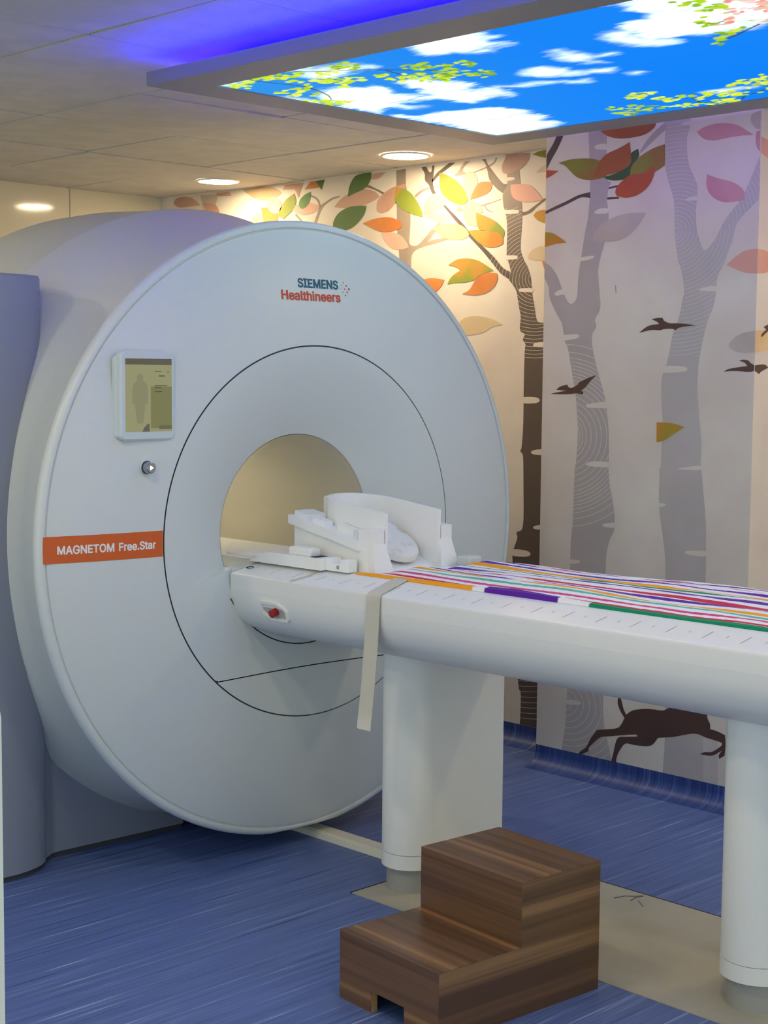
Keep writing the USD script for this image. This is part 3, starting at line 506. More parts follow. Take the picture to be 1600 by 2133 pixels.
for kind, pts in SPRAYS:
    g = Polygon(curve(pts, seg=3)).buffer(0.004); x0, y0, x1, y1 = g.bounds
    n = int(g.area / 0.00028) + 3
    for _ in range(n):
        x, y = rng.uniform(x0, x1), rng.uniform(y0, y1)
        if not g.contains(Point(x, y)): continue
        c = np.array(lin(TONES[kind][rng.randint(4)])) * rng.uniform(0.82, 1.12)
        dab(x, y, rng.uniform(0.012, 0.019), rng.uniform(0.007, 0.011), rng.uniform(0.4, 2.0), c)
sky_look = usdkit.material(stage, '/World/Looks/sky_print', {'a': ('attribute', {'attribute': 'tone'}), 'e': ('emission', {'strength': SKYGLOW})}, [('a.color', 'e.color')], surface='e.emission')
g = grid(P3)
skyprim = obj('sky_print', g, sky_look, box_, label='backlit picture of blue sky, white clouds, green leaves and pink blossom')
primvar(skyprim, 'tone', col)

# ------------------------------------------------------------------ the scanner
mri = thing('mri_scanner', 'large white round MRI scanner with a bore, status screen and orange banner', 'MRI scanner', rz=-math.degrees(TH))
FACE = np.array([(0.30, 0.0), (0.573, -0.046), (0.62, -0.0435), (0.72, -0.036), (0.82, -0.0225), (0.90, -0.006), (0.955, 0.003)])
def face_y(x, z):
    return np.interp(np.hypot(x, z - 1), FACE[:, 0], FACE[:, 1])
upper_y = lambda r: -0.046 + 0.096 * np.clip((0.5715 - r) / 0.2705, 0, 1.2) ** 1.6
lower_y = lambda r: -0.046 + 0.058 * np.clip((0.5715 - r) / 0.2705, 0, 1.2) ** 1.3
def turned(profile, n=220):
    g = lathe(profile, n, center=(0, 0, 1)); v = np.array(g.vertices); q = v - [0, 0, 1]; c4 = (q[:, 0] / np.maximum(np.hypot(q[:, 0], q[:, 2]), 1e-6)) ** 4; k = 1 - 0.075 * np.exp(-((v[:, 1] - 0.28) / 0.14) ** 2) * c4; v[:, 0] *= k; v[:, 2] = 1 + q[:, 2] * k; v[:, 2] = np.maximum(v[:, 2], 0.058); return trimesh.Trimesh(v, g.faces[:, ::-1], process=False)
obj('front_cover', turned([(-0.036, 0.575), (-0.0455, 0.5755), (-0.046, 0.578), (-0.0435, 0.62), (-0.036, 0.72), (-0.0225, 0.82), (-0.006, 0.90), (0.0, 0.924), (0.0015, 0.9265), (0.0055, 0.928), (0.0055, 0.9315), (0.0, 0.933), (-0.001, 0.936), (0.0, 0.944), (0.005, 0.951), (0.014, 0.9545), (0.024, 0.955), (0.034, 0.953), (0.042, 0.948), (0.05, 0.94)]), white_shell, mri, smooth=35)
obj('waist_shell', turned([(0.045, 0.942), (0.07, 0.938), (0.11, 0.934), (0.18, 0.935), (0.27, 0.944), (0.34, 0.957), (0.40, 0.974), (0.46, 0.994), (0.51, 1.012), (0.54, 1.024), (0.55, 1.028), (0.556, 1.027), (0.56, 1.015)]), white_shell, mri, smooth=40)
obj('rear_shell', turned([(0.557, 1.014), (0.60, 1.02), (0.75, 1.036), (0.9, 1.044), (1.05, 1.042), (1.2, 1.02), (1.35, 0.97), (1.47, 0.88), (1.55, 0.75), (1.58, 0.60), (1.57, 0.45), (1.50, 0.302)]), white_shell, mri, smooth=40)
def edge_angle(r): return math.radians(12.953) + np.arcsin(0.029 / (np.asarray(r) * 1.02611))
S_ = np.linspace(0, 1, 34)
ru = 0.301 + (0.5712 - 0.301) * S_[::-1]
fr_ = np.linspace(0, 1, 181)[:, None]; eb = edge_angle(ru)[None]
au = -eb + fr_ * (math.pi + 2 * eb)
Pu = np.stack([ru * np.cos(au), np.broadcast_to(upper_y(ru), au.shape), 1 + ru * np.sin(au)], -1)
lip = np.stack([0.298 * np.cos(au[:, -1:]), np.full_like(au[:, -1:], 0.07), 1 + 0.298 * np.sin(au[:, -1:])], -1)
Pu = np.concatenate([Pu, lip], 1)
obj('bore_funnel', grid(Pu), white_shell, mri, smooth=50, label='concave funnel cover round the bore opening')
fl = np.linspace(0, 1, 121)[:, None]
def rout(a): return np.minimum(0.5712, 0.4205 / np.maximum(np.sin(a), 1e-3))
al = edge_angle(0.45) + fl * (math.pi - 2 * edge_angle(0.45))
R_ = 0.301 + (rout(al) - 0.301) * S_[::-1][None]
al = edge_angle(R_) + fl * (math.pi - 2 * edge_angle(R_))
R_ = 0.301 + (rout(al) - 0.301) * S_[::-1][None]
Pl = np.stack([-R_ * np.cos(al), lower_y(R_), 1 - R_ * np.sin(al)], -1)
lipl = np.stack([-0.298 * np.cos(al[:, -1:]), np.full_like(al[:, -1:], 0.07), 1 - 0.298 * np.sin(al[:, -1:])], -1)
obj('lower_cover', grid(np.concatenate([Pl, lipl], 1)), white_shell, mri, smooth=50, label='flat cover below the bore behind the table end')
for s in (-1, 1):      # the ledge between funnel and lower cover
    a = edge_angle(ru); e = np.stack([np.stack([s * ru * np.cos(a), upper_y(ru), 1 - ru * np.sin(a)], -1), np.stack([s * ru * np.cos(a), lower_y(ru) , 1 - ru * np.sin(a)], -1)])
    obj('table_ledge', grid(e), white_shell, mri, smooth=50)
a0 = math.asin(0.4235 / 0.5712); ap = np.linspace(a0 + 1e-3, math.pi - a0 - 1e-3, 90)[:, None]
r0 = 0.4235 / np.sin(ap); Rp = r0 + (0.5712 - r0) * np.linspace(0, 1, 14)[None]
obj('lower_panel', grid(np.stack([Rp * np.cos(ap), lower_y(Rp), 1 - Rp * np.sin(ap)], -1)), white_shell, mri, smooth=50, label='removable segment panel under the bore')
def band(xz, width, lift):
    xz = np.asarray(xz, float); t = np.gradient(xz, axis=0); t /= np.linalg.norm(t, axis=1)[:, None]; n = np.stack([-t[:, 1], t[:, 0]], 1)
    e = np.stack([xz - n * width / 2, xz + n * width / 2]); r = np.hypot(e[..., 0], e[..., 1] - 1)
    y = np.where(r < 0.5715, lower_y(r), np.interp(r, FACE[:, 0], FACE[:, 1]))
    return grid(np.stack([e[..., 0], y - lift, e[..., 1]], -1))
tt = np.linspace(0, 2 * math.pi, 200)
obj('cover_seam', band(np.stack([0.5733 * np.cos(tt), 1 + 0.5733 * np.sin(tt)], 1), 0.012, -0.005), seam_dark, mri, label='dark round seam between the covers')
obj('cover_seam', band([(x, 0.578) for x in np.linspace(-0.382, 0.382, 60)], 0.012, -0.004), seam_black, mri, label='dark straight seam above the segment panel')
tt = np.linspace(math.pi + 0.55, 2 * math.pi - 0.55, 60)
obj('cover_seam', band(np.stack([0.353 * np.cos(tt), 1 + 0.353 * np.sin(tt)], 1), 0.0034, 0.0008), seam_black, mri, label='dark curved seam just below the table')
obj('bore_liner', trimesh.Trimesh((g := lathe([(0.05, 0.2995), (0.08, 0.2975), (0.4, 0.296), (1.1, 0.296), (1.4, 0.302), (1.5, 0.33), (1.57, 0.45)], 140, center=(0, 0, 1))).vertices, g.faces, process=False), bore_white, mri, smooth=40, label='warm grey tube lining the bore')
obj('bore_rail', joined(bx(-0.235, -0.170, 0.36, 1.45, 0.878, 0.906, 0.004), bx(0.170, 0.235, 0.36, 1.45, 0.878, 0.906, 0.004)), mat('bore_rail', (196, 204, 192), 0.4), mri, label='pale green rail on the floor of the bore')
obj('bore_lamp', bx(-0.02, 0.02, 0.5, 1.3, 1.285, 1.29), glow('bore_lamp', (1.0, 0.88, 0.66), 6.5), mri, label='warm lighting strip in the roof of the bore')
# side housing and foot, left of the drum
sidepts = [(-1.75, 0.42), (-1.45, 0.355), (-1.20, 0.318), (-1.0, 0.30), (-0.90, 0.290), (-0.86, 0.290), (-0.82, 0.297), (-0.785, 0.309), (-0.760, 0.322), (-0.740, 0.338), (-0.728, 0.352), (-0.722, 0.37), (-0.722, 1.25), (-1.75, 1.25)]
top = np.array(sidepts)
body = joined(prism(sidepts, 'z', 0.018, 1.757))
obj('side_housing', tri(man(body)), blue_grey, mri, smooth=32, label='tall rounded side housing left of the drum')
cap = [(x * 0.999, y + 0.006) for x, y in sidepts]
obj('housing_cap', prism(cap, 'z', 1.757, 1.764), blue_grey, mri, smooth=32)
footpts = [(-0.7195, 0.366), (-0.705, 0.378), (-0.68, 0.397), (-0.66, 0.403), (-0.19, 0.394), (-0.19, 1.25), (-0.7195, 1.25)]
obj('foot_cover', prism(footpts, 'z', 0.018, 0.52), blue_grey, mri, smooth=32, label='low foot panel under the drum')
obj('plinth', joined(prism([(x, y + 0.012) for x, y in sidepts[:-2]] + [(-0.73, 1.2), (-1.7, 1.2)], 'z', 0.0, 0.019), prism([(x, y + 0.01) for x, y in footpts[:-2]] + [(-0.2, 1.2), (-0.7, 1.2)], 'z', 0.0, 0.019)), mat('plinth_grey', (70, 72, 76), 0.6), mri)
obj('floor_mount', bx(-0.18, 0.55, 0.55, 1.3, 0.0, 0.10), seam_black, mri)
for sx in (-1, 1):
    obj('bore_shelf', prism([(sx * x, z) for x, z in ((0.168, 0.86), (0.168, 0.9163), (0.180, 0.9143), (0.288, 0.8937), (0.2925, 0.890), (0.2925, 0.86))], 'y', 0.0125, 0.36), white_shell, mri, smooth=30, label='shelf of the cover carrying on from the table rim into the bore')
# status screen
disp = sub('display', mri)
def slab(x0, x1, z0, z1, y0, y1, r, bev=0.004):
    c = sbox(x0, z0, x1, z1).buffer(-r).buffer(r, 12)
    lo, hi = c.buffer(-bev, 12), c
    a = trimesh.creation.extrude_polygon(hi, y1 - y0 - bev, engine='earcut'); b = trimesh.creation.extrude_polygon(lo, y1 - y0, engine='earcut')
    mm = m3.Manifold.hull_points(np.vstack([a.vertices, b.vertices]).astype(np.float32)); v = np.array(tri(mm).vertices); f = tri(mm).faces
    return trimesh.Trimesh(np.stack([v[:, 0], y1 - v[:, 2], v[:, 1]], 1), f, process=False)
DX = 0.0105
SX0, SX1, SZ0, SZ1, SY = -0.730 + DX, -0.547 + DX, 1.297, 1.546, -0.052
obj('bezel', slab(SX0, SX1, SZ0, SZ1, SY, -0.030, 0.019, 0.005), white_shell2, disp, smooth=35)
obj('mount_plate', slab(SX0 - 0.004, SX1 - 0.012, SZ0 + 0.004, SZ1 - 0.012, -0.036, -0.018, 0.014, 0.003), white_shell2, disp, smooth=35)
def screen_part(name, x0, x1, z0, z1, rgb, lift, k=1.0):
    e = bx(x0 + DX, x1 + DX, SY - 0.0006 - lift, SY + 0.0005, z0, z1); obj(name, e, glow('screen_' + name, lin(rgb), k), disp)
screen_part('screen', -0.714, -0.559, 1.322, 1.525, (110, 109, 82), 0)
screen_part('screen_header', -0.714, -0.559, 1.508, 1.525, (70, 68, 60), 0.0003)
screen_part('screen_menu', -0.630, -0.559, 1.331, 1.448, (90, 91, 62), 0.0003)
screen_part('screen_footer', -0.602, -0.559, 1.328, 1.339, (78, 77, 58), 0.0006)
body_fig = [(-0.676, 1.478), (-0.666, 1.483), (-0.656, 1.478), (-0.656, 1.464), (-0.644, 1.455), (-0.640, 1.44), (-0.640, 1.40), (-0.648, 1.40), (-0.652, 1.375), (-0.656, 1.345), (-0.676, 1.345), (-0.680, 1.375), (-0.684, 1.40), (-0.692, 1.40), (-0.692, 1.44), (-0.688, 1.455), (-0.676, 1.464)]
e = trimesh.creation.extrude_polygon(Polygon(body_fig), 0.0003, engine='earcut'); v = np.array(e.vertices)
obj('screen_figure', trimesh.Trimesh(np.stack([v[:, 0] + DX, SY - 0.0007 - v[:, 2], v[:, 1]], 1), e.faces), glow('screen_figure', lin((100, 99, 76)), 1.0), disp)
wedge = Polygon([(-0.659, 1.322), (-0.652, 1.334), (-0.643, 1.342), (-0.635, 1.345), (-0.635, 1.322)])
e = trimesh.creation.extrude_polygon(wedge, 0.0003, engine='earcut'); v = np.array(e.vertices)
obj('screen_dial', trimesh.Trimesh(np.stack([v[:, 0] + DX, SY - 0.001 - v[:, 2], v[:, 1]], 1), e.faces), glow('screen_dial', lin((72, 71, 62)), 1.0), disp)
ln = joined(*[bx(a + DX, b + DX, SY - 0.0012, SY, z, z + h) for a, b, z, h in ((-0.704, -0.64, 1.5145, 0.003), (-0.577, -0.571, 1.514, 0.005), (-0.617, -0.594, 1.489, 0.002), (-0.573, -0.570, 1.4865, 0.004), (-0.603, -0.583, 1.4755, 0.0035), (-0.618, -0.575, 1.449, 0.002), (-0.617, -0.595, 1.443, 0.003), (-0.617, -0.592, 1.432, 0.003), (-0.593, -0.590, 1.331, 0.004), (-0.570, -0.566, 1.331, 0.004))])
obj('screen_text', ln, glow('screen_text', lin((66, 66, 50)), 1.0), disp, kind='stuff')
# start button
btn = sub('start_button', mri)
obj('knob', lathe([(-0.026, 0.0001), (-0.026, 0.0135), (-0.0245, 0.0155), (0.0, 0.0165)], 40, center=(-0.630, -0.044, 1.221)), chrome, btn, smooth=35, label='round chrome start button below the screen')
e = trimesh.creation.extrude_polygon(Polygon([(-0.6345, 1.2275), (-0.6235, 1.221), (-0.6345, 1.2145)]), 0.0008, engine='earcut'); v = np.array(e.vertices)
obj('play_symbol', trimesh.Trimesh(np.stack([v[:, 0], -0.0705 - v[:, 2], v[:, 1]], 1), e.faces), glow('play_glow', lin((255, 246, 214)), 1.6), btn, label='lit yellow triangle')
obj('button_collar', lathe([(-0.004, 0.0185), (-0.0055, 0.020), (0.004, 0.0205)], 40, center=(-0.630, -0.043, 1.221)), white_shell2, btn, smooth=35)
# banner and lettering, laid on the curved cover
def on_face(mesh, lift):
    v = np.array(mesh.vertices); return trimesh.Trimesh(np.stack([v[:, 0], face_y(v[:, 0], v[:, 1]) - lift - v[:, 2], v[:, 1]], 1), np.array(mesh.faces), process=False)
def fatten(t, by):
    f = np.array(t.faces); v = np.array(t.vertices); up = f[t.face_normals[:, 2] > 0.9]
    return shapely.union_all([Polygon(v[i][:, :2]) for i in up]).buffer(by)
def words(text, x0, x1, z, height, slope=0.0, bold=True):
    t = flat(fatten(meshkit.text_mesh(text, height, 0.0005, bold), 0.018 * height), 0.0005); v = np.array(t.vertices); lo, hi = v[:, 0].min(), v[:, 0].max()
    v[:, 0] = x0 + (v[:, 0] - lo) * (x1 - x0) / (hi - lo); v[:, 1] += z + slope * (v[:, 0] - x0)
    return trimesh.Trimesh(v, t.faces, process=False)
zz = np.linspace(0.966, 1.040, 8); rows = []
for z in zz:
    xl, xr = -math.sqrt(0.9255 ** 2 - (z - 1) ** 2) - 0.012, -math.sqrt(0.577 ** 2 - (z - 1) ** 2); xs = np.linspace(xl, xr, 40)
    rows.append(np.stack([xs, face_y(xs, z) - 0.0009, np.full_like(xs, z)], -1))
bn = sub('banner', mri)
obj('banner_strip', grid(np.array(rows)), orange_vinyl, bn, label='orange self-adhesive strip')
obj('banner_lettering', on_face(joined(words('MAGNETOM', -0.897, -0.732, 0.991, 0.0215, 0.0), words('Free.Star', -0.718, -0.600, 0.991, 0.0215, 0.0)), 0.0011), letter_white, bn, label='white lettering', kind='stuff')
obj('logo_lettering', on_face(words('SIEMENS', -0.066, 0.098, 1.7505, 0.0255), 0.0006), letter_teal, mri, label='teal capital lettering high on the cover', kind='stuff')
obj('logo_lettering', on_face(words('Healthineers', -0.133, 0.104, 1.7115, 0.0265), 0.0006), letter_red, mri, label='orange red lettering under the teal line', kind='stuff')
dots = []
for zx, zy, r in ((1222, 293, 8), (1192, 342, 6), (1160, 390, 5), (1265, 345, 13), (1235, 395, 9), (1203, 443, 7), (1307, 398, 16), (1275, 447, 12), (1243, 495, 9)):
    cx = 0.104 + (zx - 1150) * 0.000252; cz = 1.7525 - (zy - 395) * 0.000196 + (zx - 1235) * 0.000015
    e = trimesh.creation.extrude_polygon(Point(cx, cz).buffer(r * 0.00021, 8), 0.0005, engine='earcut'); dots.append((e, r))
obj('logo_dot', on_face(joined(*[e for e, r in dots if r >= 9]), 0.0006), letter_red, mri, label='orange dots beside the lettering', kind='stuff')
obj('logo_dot', on_face(joined(*[e for e, r in dots if r < 9]), 0.0006), mat('letter_plum', (120, 84, 96), 0.5), mri, label='small plum dots beside the lettering', kind='stuff')

# ------------------------------------------------------------------ the patient table
table = thing('patient_table', 'long white patient table on two pedestals in front of the scanner bore', 'patient table')
Y1, Y0 = 0.008, -2.5
def both(pts): return pts + [(-x, z) for x, z in reversed(pts)]
rim = both([(-0.166, 0.905), (-0.166, 0.9165), (-0.180, 0.9145), (-0.290, 0.8935), (-0.2965, 0.890), (-0.2985, 0.884), (-0.2975, 0.8432), (-0.2, 0.8432)])
obj('table_rim', prism(rim, 'y', Y0, Y1), table_white, table, smooth=32, label='white rim of the table with a sloping ruled edge')
belly = both([(-0.2, 0.8432), (-0.2975, 0.8431), (-0.2945, 0.812), (-0.285, 0.785), (-0.270, 0.757), (-0.248, 0.738), (-0.215, 0.7195), (-0.16, 0.700), (-0.09, 0.687), (-0.03, 0.682)])
obj('table_underside', prism(belly, 'y', Y0, Y1), table_white, table, smooth=35, label='rounded white belly of the table')
obj('patient_board', bx(-0.162, 0.162, -2.46, 1.30, 0.900, 0.9185, 0.004), coil_white, table, label='sliding board on which the patient lies')
obj('edge_slot', joined(bx(-0.166, -0.162, -2.46, 0.02, 0.905, 0.914), bx(0.162, 0.166, -2.46, 0.02, 0.905, 0.914)), mat('slot_grey', (176, 176, 164), 0.6), table)
ticks = []
for k in range(46):
    y = -0.03 - 0.05 * k; a = 0.0 if k % 2 else 1.0
    x0, x1 = -0.262 + 0.02 * (1 - a), -0.215 - 0.014 * (1 - a); n = np.linspace(x0, x1, 2); z = 0.8935 + (n + 0.290) * (0.021 / 0.110) + 0.0006
    ticks.append(grid(np.array([[(n[0], y - 0.0007, z[0]), (n[0], y + 0.0007, z[0])], [(n[1], y - 0.0007, z[1]), (n[1], y + 0.0007, z[1])]])))
obj('scale_mark', trimesh.util.concatenate(ticks), mat('tick_grey', (150, 152, 156), 0.6), table, kind='stuff', label='fine grey ruler marks along the rim')
ring = lathe([(0, 0.0)], 3) if False else None
tq = np.linspace(0, 2 * math.pi, 25)
lg = np.stack([-0.235 + 0.011 * np.cos(tq), -0.008 + 0.013 * np.sin(tq)], 1)
obj('rim_emblem', trimesh.Trimesh((e := flat(Polygon(lg).difference(Polygon([(-0.235 + 0.007 * math.cos(t), -0.010 + 0.009 * math.sin(t)) for t in tq])), 0.0006)).vertices + np.stack([np.zeros(len(e.vertices)), np.zeros(len(e.vertices)), 0.9042 + (np.array(e.vertices)[:, 0] + 0.235) * 0.19], 1), e.faces), seam_black, table, label='small black oval emblem at the scanner end of the rim')
tape = ribbon([(-0.182, -0.262, 0.9150), (-0.235, -0.272, 0.9048), (-0.292, -0.262, 0.8942)], (0, 1, 0), 0.014, 0.0008)
obj('rim_tape', tape, strap_cream, table, label='worn strip of pale tape across the rim')
def stadium(cx, cy, r, x1, grow=0.0):
    c = Polygon([(cx, cy - r), (x1, cy - r), (x1, cy + r), (cx, cy + r)]).union(Point(cx, cy).buffer(r, 24))
    return c.buffer(-0.012).buffer(0.012 + grow, 8)
for k, cy in enumerate((-0.517, -1.667)):
    ped = sub('pedestal', table, ('wide rounded pedestal nearest the scanner' if k == 0 else 'rounded pedestal at the near end of the table'))
    for nm, z0, z1, g_, m_ in (('pedestal_column', 0.117, 0.73, 0.0, table_white), ('pedestal_sleeve', 0.074, 0.1155, 0.0008, table_white), ('pedestal_foot', 0.0015, 0.085, -0.014, foot_grey)):
        e = trimesh.creation.extrude_polygon(stadium(-0.050, cy, 0.085, 0.262, g_), z1 - z0, engine='earcut'); v = np.array(e.vertices); v[:, 2] += z0
        obj(nm, trimesh.Trimesh(v, e.faces, process=False), m_, ped, smooth=32)
# emergency stop let into the side
stop = sub('stop_button', table)
cen, ny_ = np.array([-0.2885, -0.187, 0.797]), np.array([-0.955, 0, -0.297]); ax_y = np.array([0, 1.0, 0]); ax_z = np.cross(ax_y, ny_); ax_z = ax_z if ax_z[2] > 0 else -ax_z
shape = Polygon([(0.048, -0.014), (0.056, -0.004), (0.056, 0.020), (0.050, 0.027), (-0.014, 0.027), (-0.048, 0.014), (-0.056, 0.004), (-0.056, -0.020), (-0.050, -0.027), (0.014, -0.027)]).buffer(-0.006).buffer(0.006, 8)
def on_side(g, lo, hi):
    e = trimesh.util.concatenate([trimesh.creation.extrude_polygon(p, hi - lo, engine='earcut') for p in polys(g)]); v = np.array(e.vertices)
    return trimesh.Trimesh(cen + v[:, :1] * ax_y + v[:, 1:2] * ax_z + (v[:, 2:] + lo) * ny_, e.faces, process=False)
outer = shape.buffer(0.002, 8); inner = shape.buffer(-0.0065, 8)
obj('button_surround', on_side(outer.difference(inner), -0.006, 0.006), table_white, stop, smooth=35)
obj('button_recess', on_side(inner, -0.004, 0.001), mat('recess_grey', (176, 176, 178), 0.6), stop)
e = lathe([(0.0, 0.0115), (-0.020, 0.0125), (-0.022, 0.0115), (-0.022, 0.0001)], 32); v = np.array(e.vertices)
obj('red_knob', trimesh.Trimesh(cen + v[:, :1] * ax_y + v[:, 2:] * ax_z - v[:, 1:2] * ny_ - 0.006 * ax_y, e.faces, process=False), red_plastic, stop, smooth=35, label='red emergency stop knob')
raceway = obj('cable_channel', prism([(0.068, 0.0), (0.074, 0.016), (0.084, 0.022), (0.132, 0.022), (0.142, 0.016), (0.148, 0.0)], 'y', -0.41, 0.20), raceway_cream, smooth=20)
tag(raceway, 'low cream cable channel on the floor between scanner and pedestal', 'cable channel')

# ------------------------------------------------------------------ strap and sheet
st = ribbon([(-0.135, -0.575, 0.9215), (-0.168, -0.583, 0.9205), (-0.235, -0.597, 0.9075), (-0.285, -0.608, 0.8975), (-0.297, -0.611, 0.8945), (-0.3035, -0.612, 0.886), (-0.3045, -0.611, 0.86), (-0.306, -0.607, 0.76), (-0.310, -0.601, 0.65), (-0.3145, -0.597, 0.58), (-0.317, -0.597, 0.560), (-0.323, -0.600, 0.540), (-0.332, -0.608, 0.524)], (0, 1, 0), 0.052, 0.0022)
tag(obj('table_strap', st, strap_cream, smooth=40), 'cream webbing strap hanging down over the table edge', 'strap')
nu, nv = 340, 460
u = np.linspace(0, 1, nu)[None]; v_ = np.linspace(0, 1, nv)[:, None]
ystart = -0.398 - 0.064 * smoothstep(0.035, 0.06, u) - 0.078 * smoothstep(0.1, 1.0, u) - 0.035 * np.exp(-((u - 0.38) / 0.16) ** 2)
yy = ystart + (-2.36 - ystart) * v_
N3 = lambda a, b, sx, sy, sd, o=3: meshkit.fbm(np.stack([a * sx + 5, b * sy + 5, a * 0 + 0.3], -1), o, sd)
U2, Y2 = np.broadcast_to(u, yy.shape), yy
xx = -0.168 + 0.455 * U2 + (N3(U2, Y2, 2.0, 2.2, 4) - 0.5) * 0.012
pad = smoothstep(0.0, 0.16, U2) * (1 - 0.55 * smoothstep(0.72, 1.0, U2))
wr = (N3(U2 + 0.10 * Y2, Y2, 6.0, 1.8, 7) - 0.5) * 0.030 + (N3(U2 - 0.08 * Y2, Y2, 16.0, 3.2, 9) - 0.5) * 0.010
swell = 0.010 * np.exp(-((Y2 + 1.05) / 0.22) ** 2) * np.exp(-((U2 - 0.06) / 0.10) ** 2) + 0.012 * np.exp(-((Y2 + 1.35) / 0.3) ** 2) * np.exp(-((U2 - 0.95) / 0.2) ** 2)
zs = 0.9215 + 0.020 * pad * smoothstep(0.0, 0.05, v_) + wr * smoothstep(0.0, 0.03, v_) * (0.35 + 0.65 * smoothstep(0, 0.15, U2)) + swell
zs = np.maximum(zs, 0.9202) - 0.0
hem = smoothstep(0.0, 0.022, U2); zs = zs * hem + (1 - hem) * np.maximum(0.9175, zs - 0.011); xx = np.where(U2 < 0.022, -0.168 - 0.002 + U2 * 0.455 * 0.35, xx)
s = U2 + (N3(U2, Y2, 3.0, 3.5, 14) - 0.5) * 0.035 + 0.012 * np.sin(Y2 * 5.0) + 0.014 * np.exp(-((Y2 + 1.0) / 0.16) ** 2)
SEQ = [('w', 9), ('r', 7), ('w', 8), ('k', 6), ('w', 10), ('t', 8), ('w', 11), ('o', 12), ('w', 14), ('p', 12), ('w', 16), ('r', 16), ('w', 17), ('p', 18), ('w', 17), ('g', 19), ('w', 17), ('o', 15), ('w', 16), ('p', 13), ('w', 16), ('r', 12), ('w', 18), ('p', 16), ('w', 14), ('k', 8), ('w', 14)]
INKS = {'w': (238, 238, 242), 'r': (206, 40, 74), 'k': (212, 74, 130), 't': (96, 186, 160), 'o': (246, 166, 32), 'p': (92, 34, 158), 'g': (6, 138, 96)}
edges = np.cumsum([w for _, w in SEQ]) / sum(w for _, w in SEQ)
idx = np.clip(np.searchsorted(edges, s), 0, len(SEQ) - 1); table_c = np.array([lin(INKS[k]) for k, _ in SEQ]); scol = table_c[idx]
w_hem = (U2 < 0.026 + 0.012 * np.exp(-((Y2 + 0.95) / 0.12) ** 2) + 0.012 * np.exp(-((Y2 + 1.6) / 0.25) ** 2))
hemc = np.where(Y2[..., None] > -0.86, np.array(lin(INKS['o'])), np.where(Y2[..., None] > -1.18, np.array(lin(INKS['p'])), np.array(lin(INKS['g']))))
white_gap = (abs(Y2 + 0.87) < 0.02) | (abs(Y2 + 1.19) < 0.05)
scol = np.where((w_hem & ~white_gap)[..., None], hemc, np.where((w_hem & white_gap)[..., None], np.array(lin(INKS['w'])), scol))
sheet_look = usdkit.material(stage, '/World/Looks/striped_cotton', {'a': ('attribute', {'attribute': 'tone'}), 'p': ('principled_bsdf', {'roughness': 0.85, 'specular_ior_level': 0.2, 'sheen_weight': 0.1})}, [('a.color', 'p.base_color')], surface='p.BSDF')
top_ = np.stack([xx, yy, zs], -1); low_ = top_.copy(); low_[..., 2] = np.minimum(zs - 0.0012, np.where(U2 < 0.03, 0.9168, 0.9190))
gt, gb = grid(top_[:, ::-1]), grid(low_)
colt, colb = scol[:, ::-1].reshape(-1, 3), scol.reshape(-1, 3)
def skirt(a, b): return grid(np.stack([a, b]))
parts = [gt, gb]; cols = [colt, colb]
for sl in ((slice(None), 0), (slice(None), -1), (0, slice(None)), (-1, slice(None))):
    e = skirt(top_[sl], low_[sl]); parts.append(e); cols.append(np.concatenate([scol[sl], scol[sl]]))
sheet = obj('bed_sheet', trimesh.util.concatenate(parts), sheet_look)
tag(sheet, 'rumpled cotton sheet with purple, green, red and orange stripes on the table', 'sheet'); primvar(sheet, 'tone', np.concatenate(cols))

# ------------------------------------------------------------------ head coil and its neighbours
CX = 0.033; ZT = 0.9187
slope = lambda y: 0.19 * (y + 0.43)
coil = thing('head_coil', 'white head coil cradle with a horseshoe wall standing on the table', 'head coil')
arc = [(CX - 0.112, -0.432), (CX - 0.112, -0.235)] + [(CX + 0.112 * math.cos(a), -0.235 + 0.112 * math.sin(a)) for a in np.linspace(math.pi, 0, 25)[1:-1]] + [(CX + 0.112, -0.235), (CX + 0.112, -0.432)]
def sloped(poly2, z0, zr, k=0.19):
    e = trimesh.creation.extrude_polygon(poly2, 0.5, engine='earcut'); v = np.array(e.vertices); v[:, 2] += z0
    n = np.array([0, -k, 1.0]); n /= np.linalg.norm(n)
    return man(trimesh.Trimesh(v, e.faces)).trim_by_plane((-n).tolist(), -float(n @ np.array([0, -0.43, zr])))
wall2 = LineString(arc).buffer(0.0065, cap_style='flat', quad_segs=12); inside = Polygon(arc).buffer(-0.006)
wide_in = Polygon([(CX - 0.106, -0.5), (CX + 0.106, -0.5), (CX + 0.106, -0.40), (CX - 0.106, -0.40)]).union(inside)
obj('horseshoe_wall', tri(sloped(wall2, 0.93, 1.088, 0.115)), coil_white, coil, smooth=35, label='high curved wall open toward the patient')
def cutout(z0): 
    e = trimesh.creation.extrude_polygon(wide_in, 0.6, engine='earcut'); v = np.array(e.vertices); v[:, 2] += z0; return man(trimesh.Trimesh(v, e.faces))
bowl = m3.Manifold.hull_points(np.array([(x, y, z) for x, y in list(wide_in.exterior.coords) for z in ((0.925 + max(0.0, (y + 0.40) * 0.42)), 1.3)], np.float32))
base = sloped(sbox(CX - 0.163, -0.425, CX + 0.163, -0.09), ZT, 0.968) - bowl
obj('base', tri(base), coil_white, coil, smooth=30, label='wedge-shaped base of the cradle')
deck = (sloped(sbox(CX - 0.178, -0.385, CX + 0.178, -0.078), 0.90, 0.998) - sloped(sbox(CX - 0.3, -0.6, CX + 0.3, 0.2), 0.80, 0.972)) - bowl
obj('deck', deck, coil_white, coil, smooth=30, label='sloping shoulder deck with a lip')
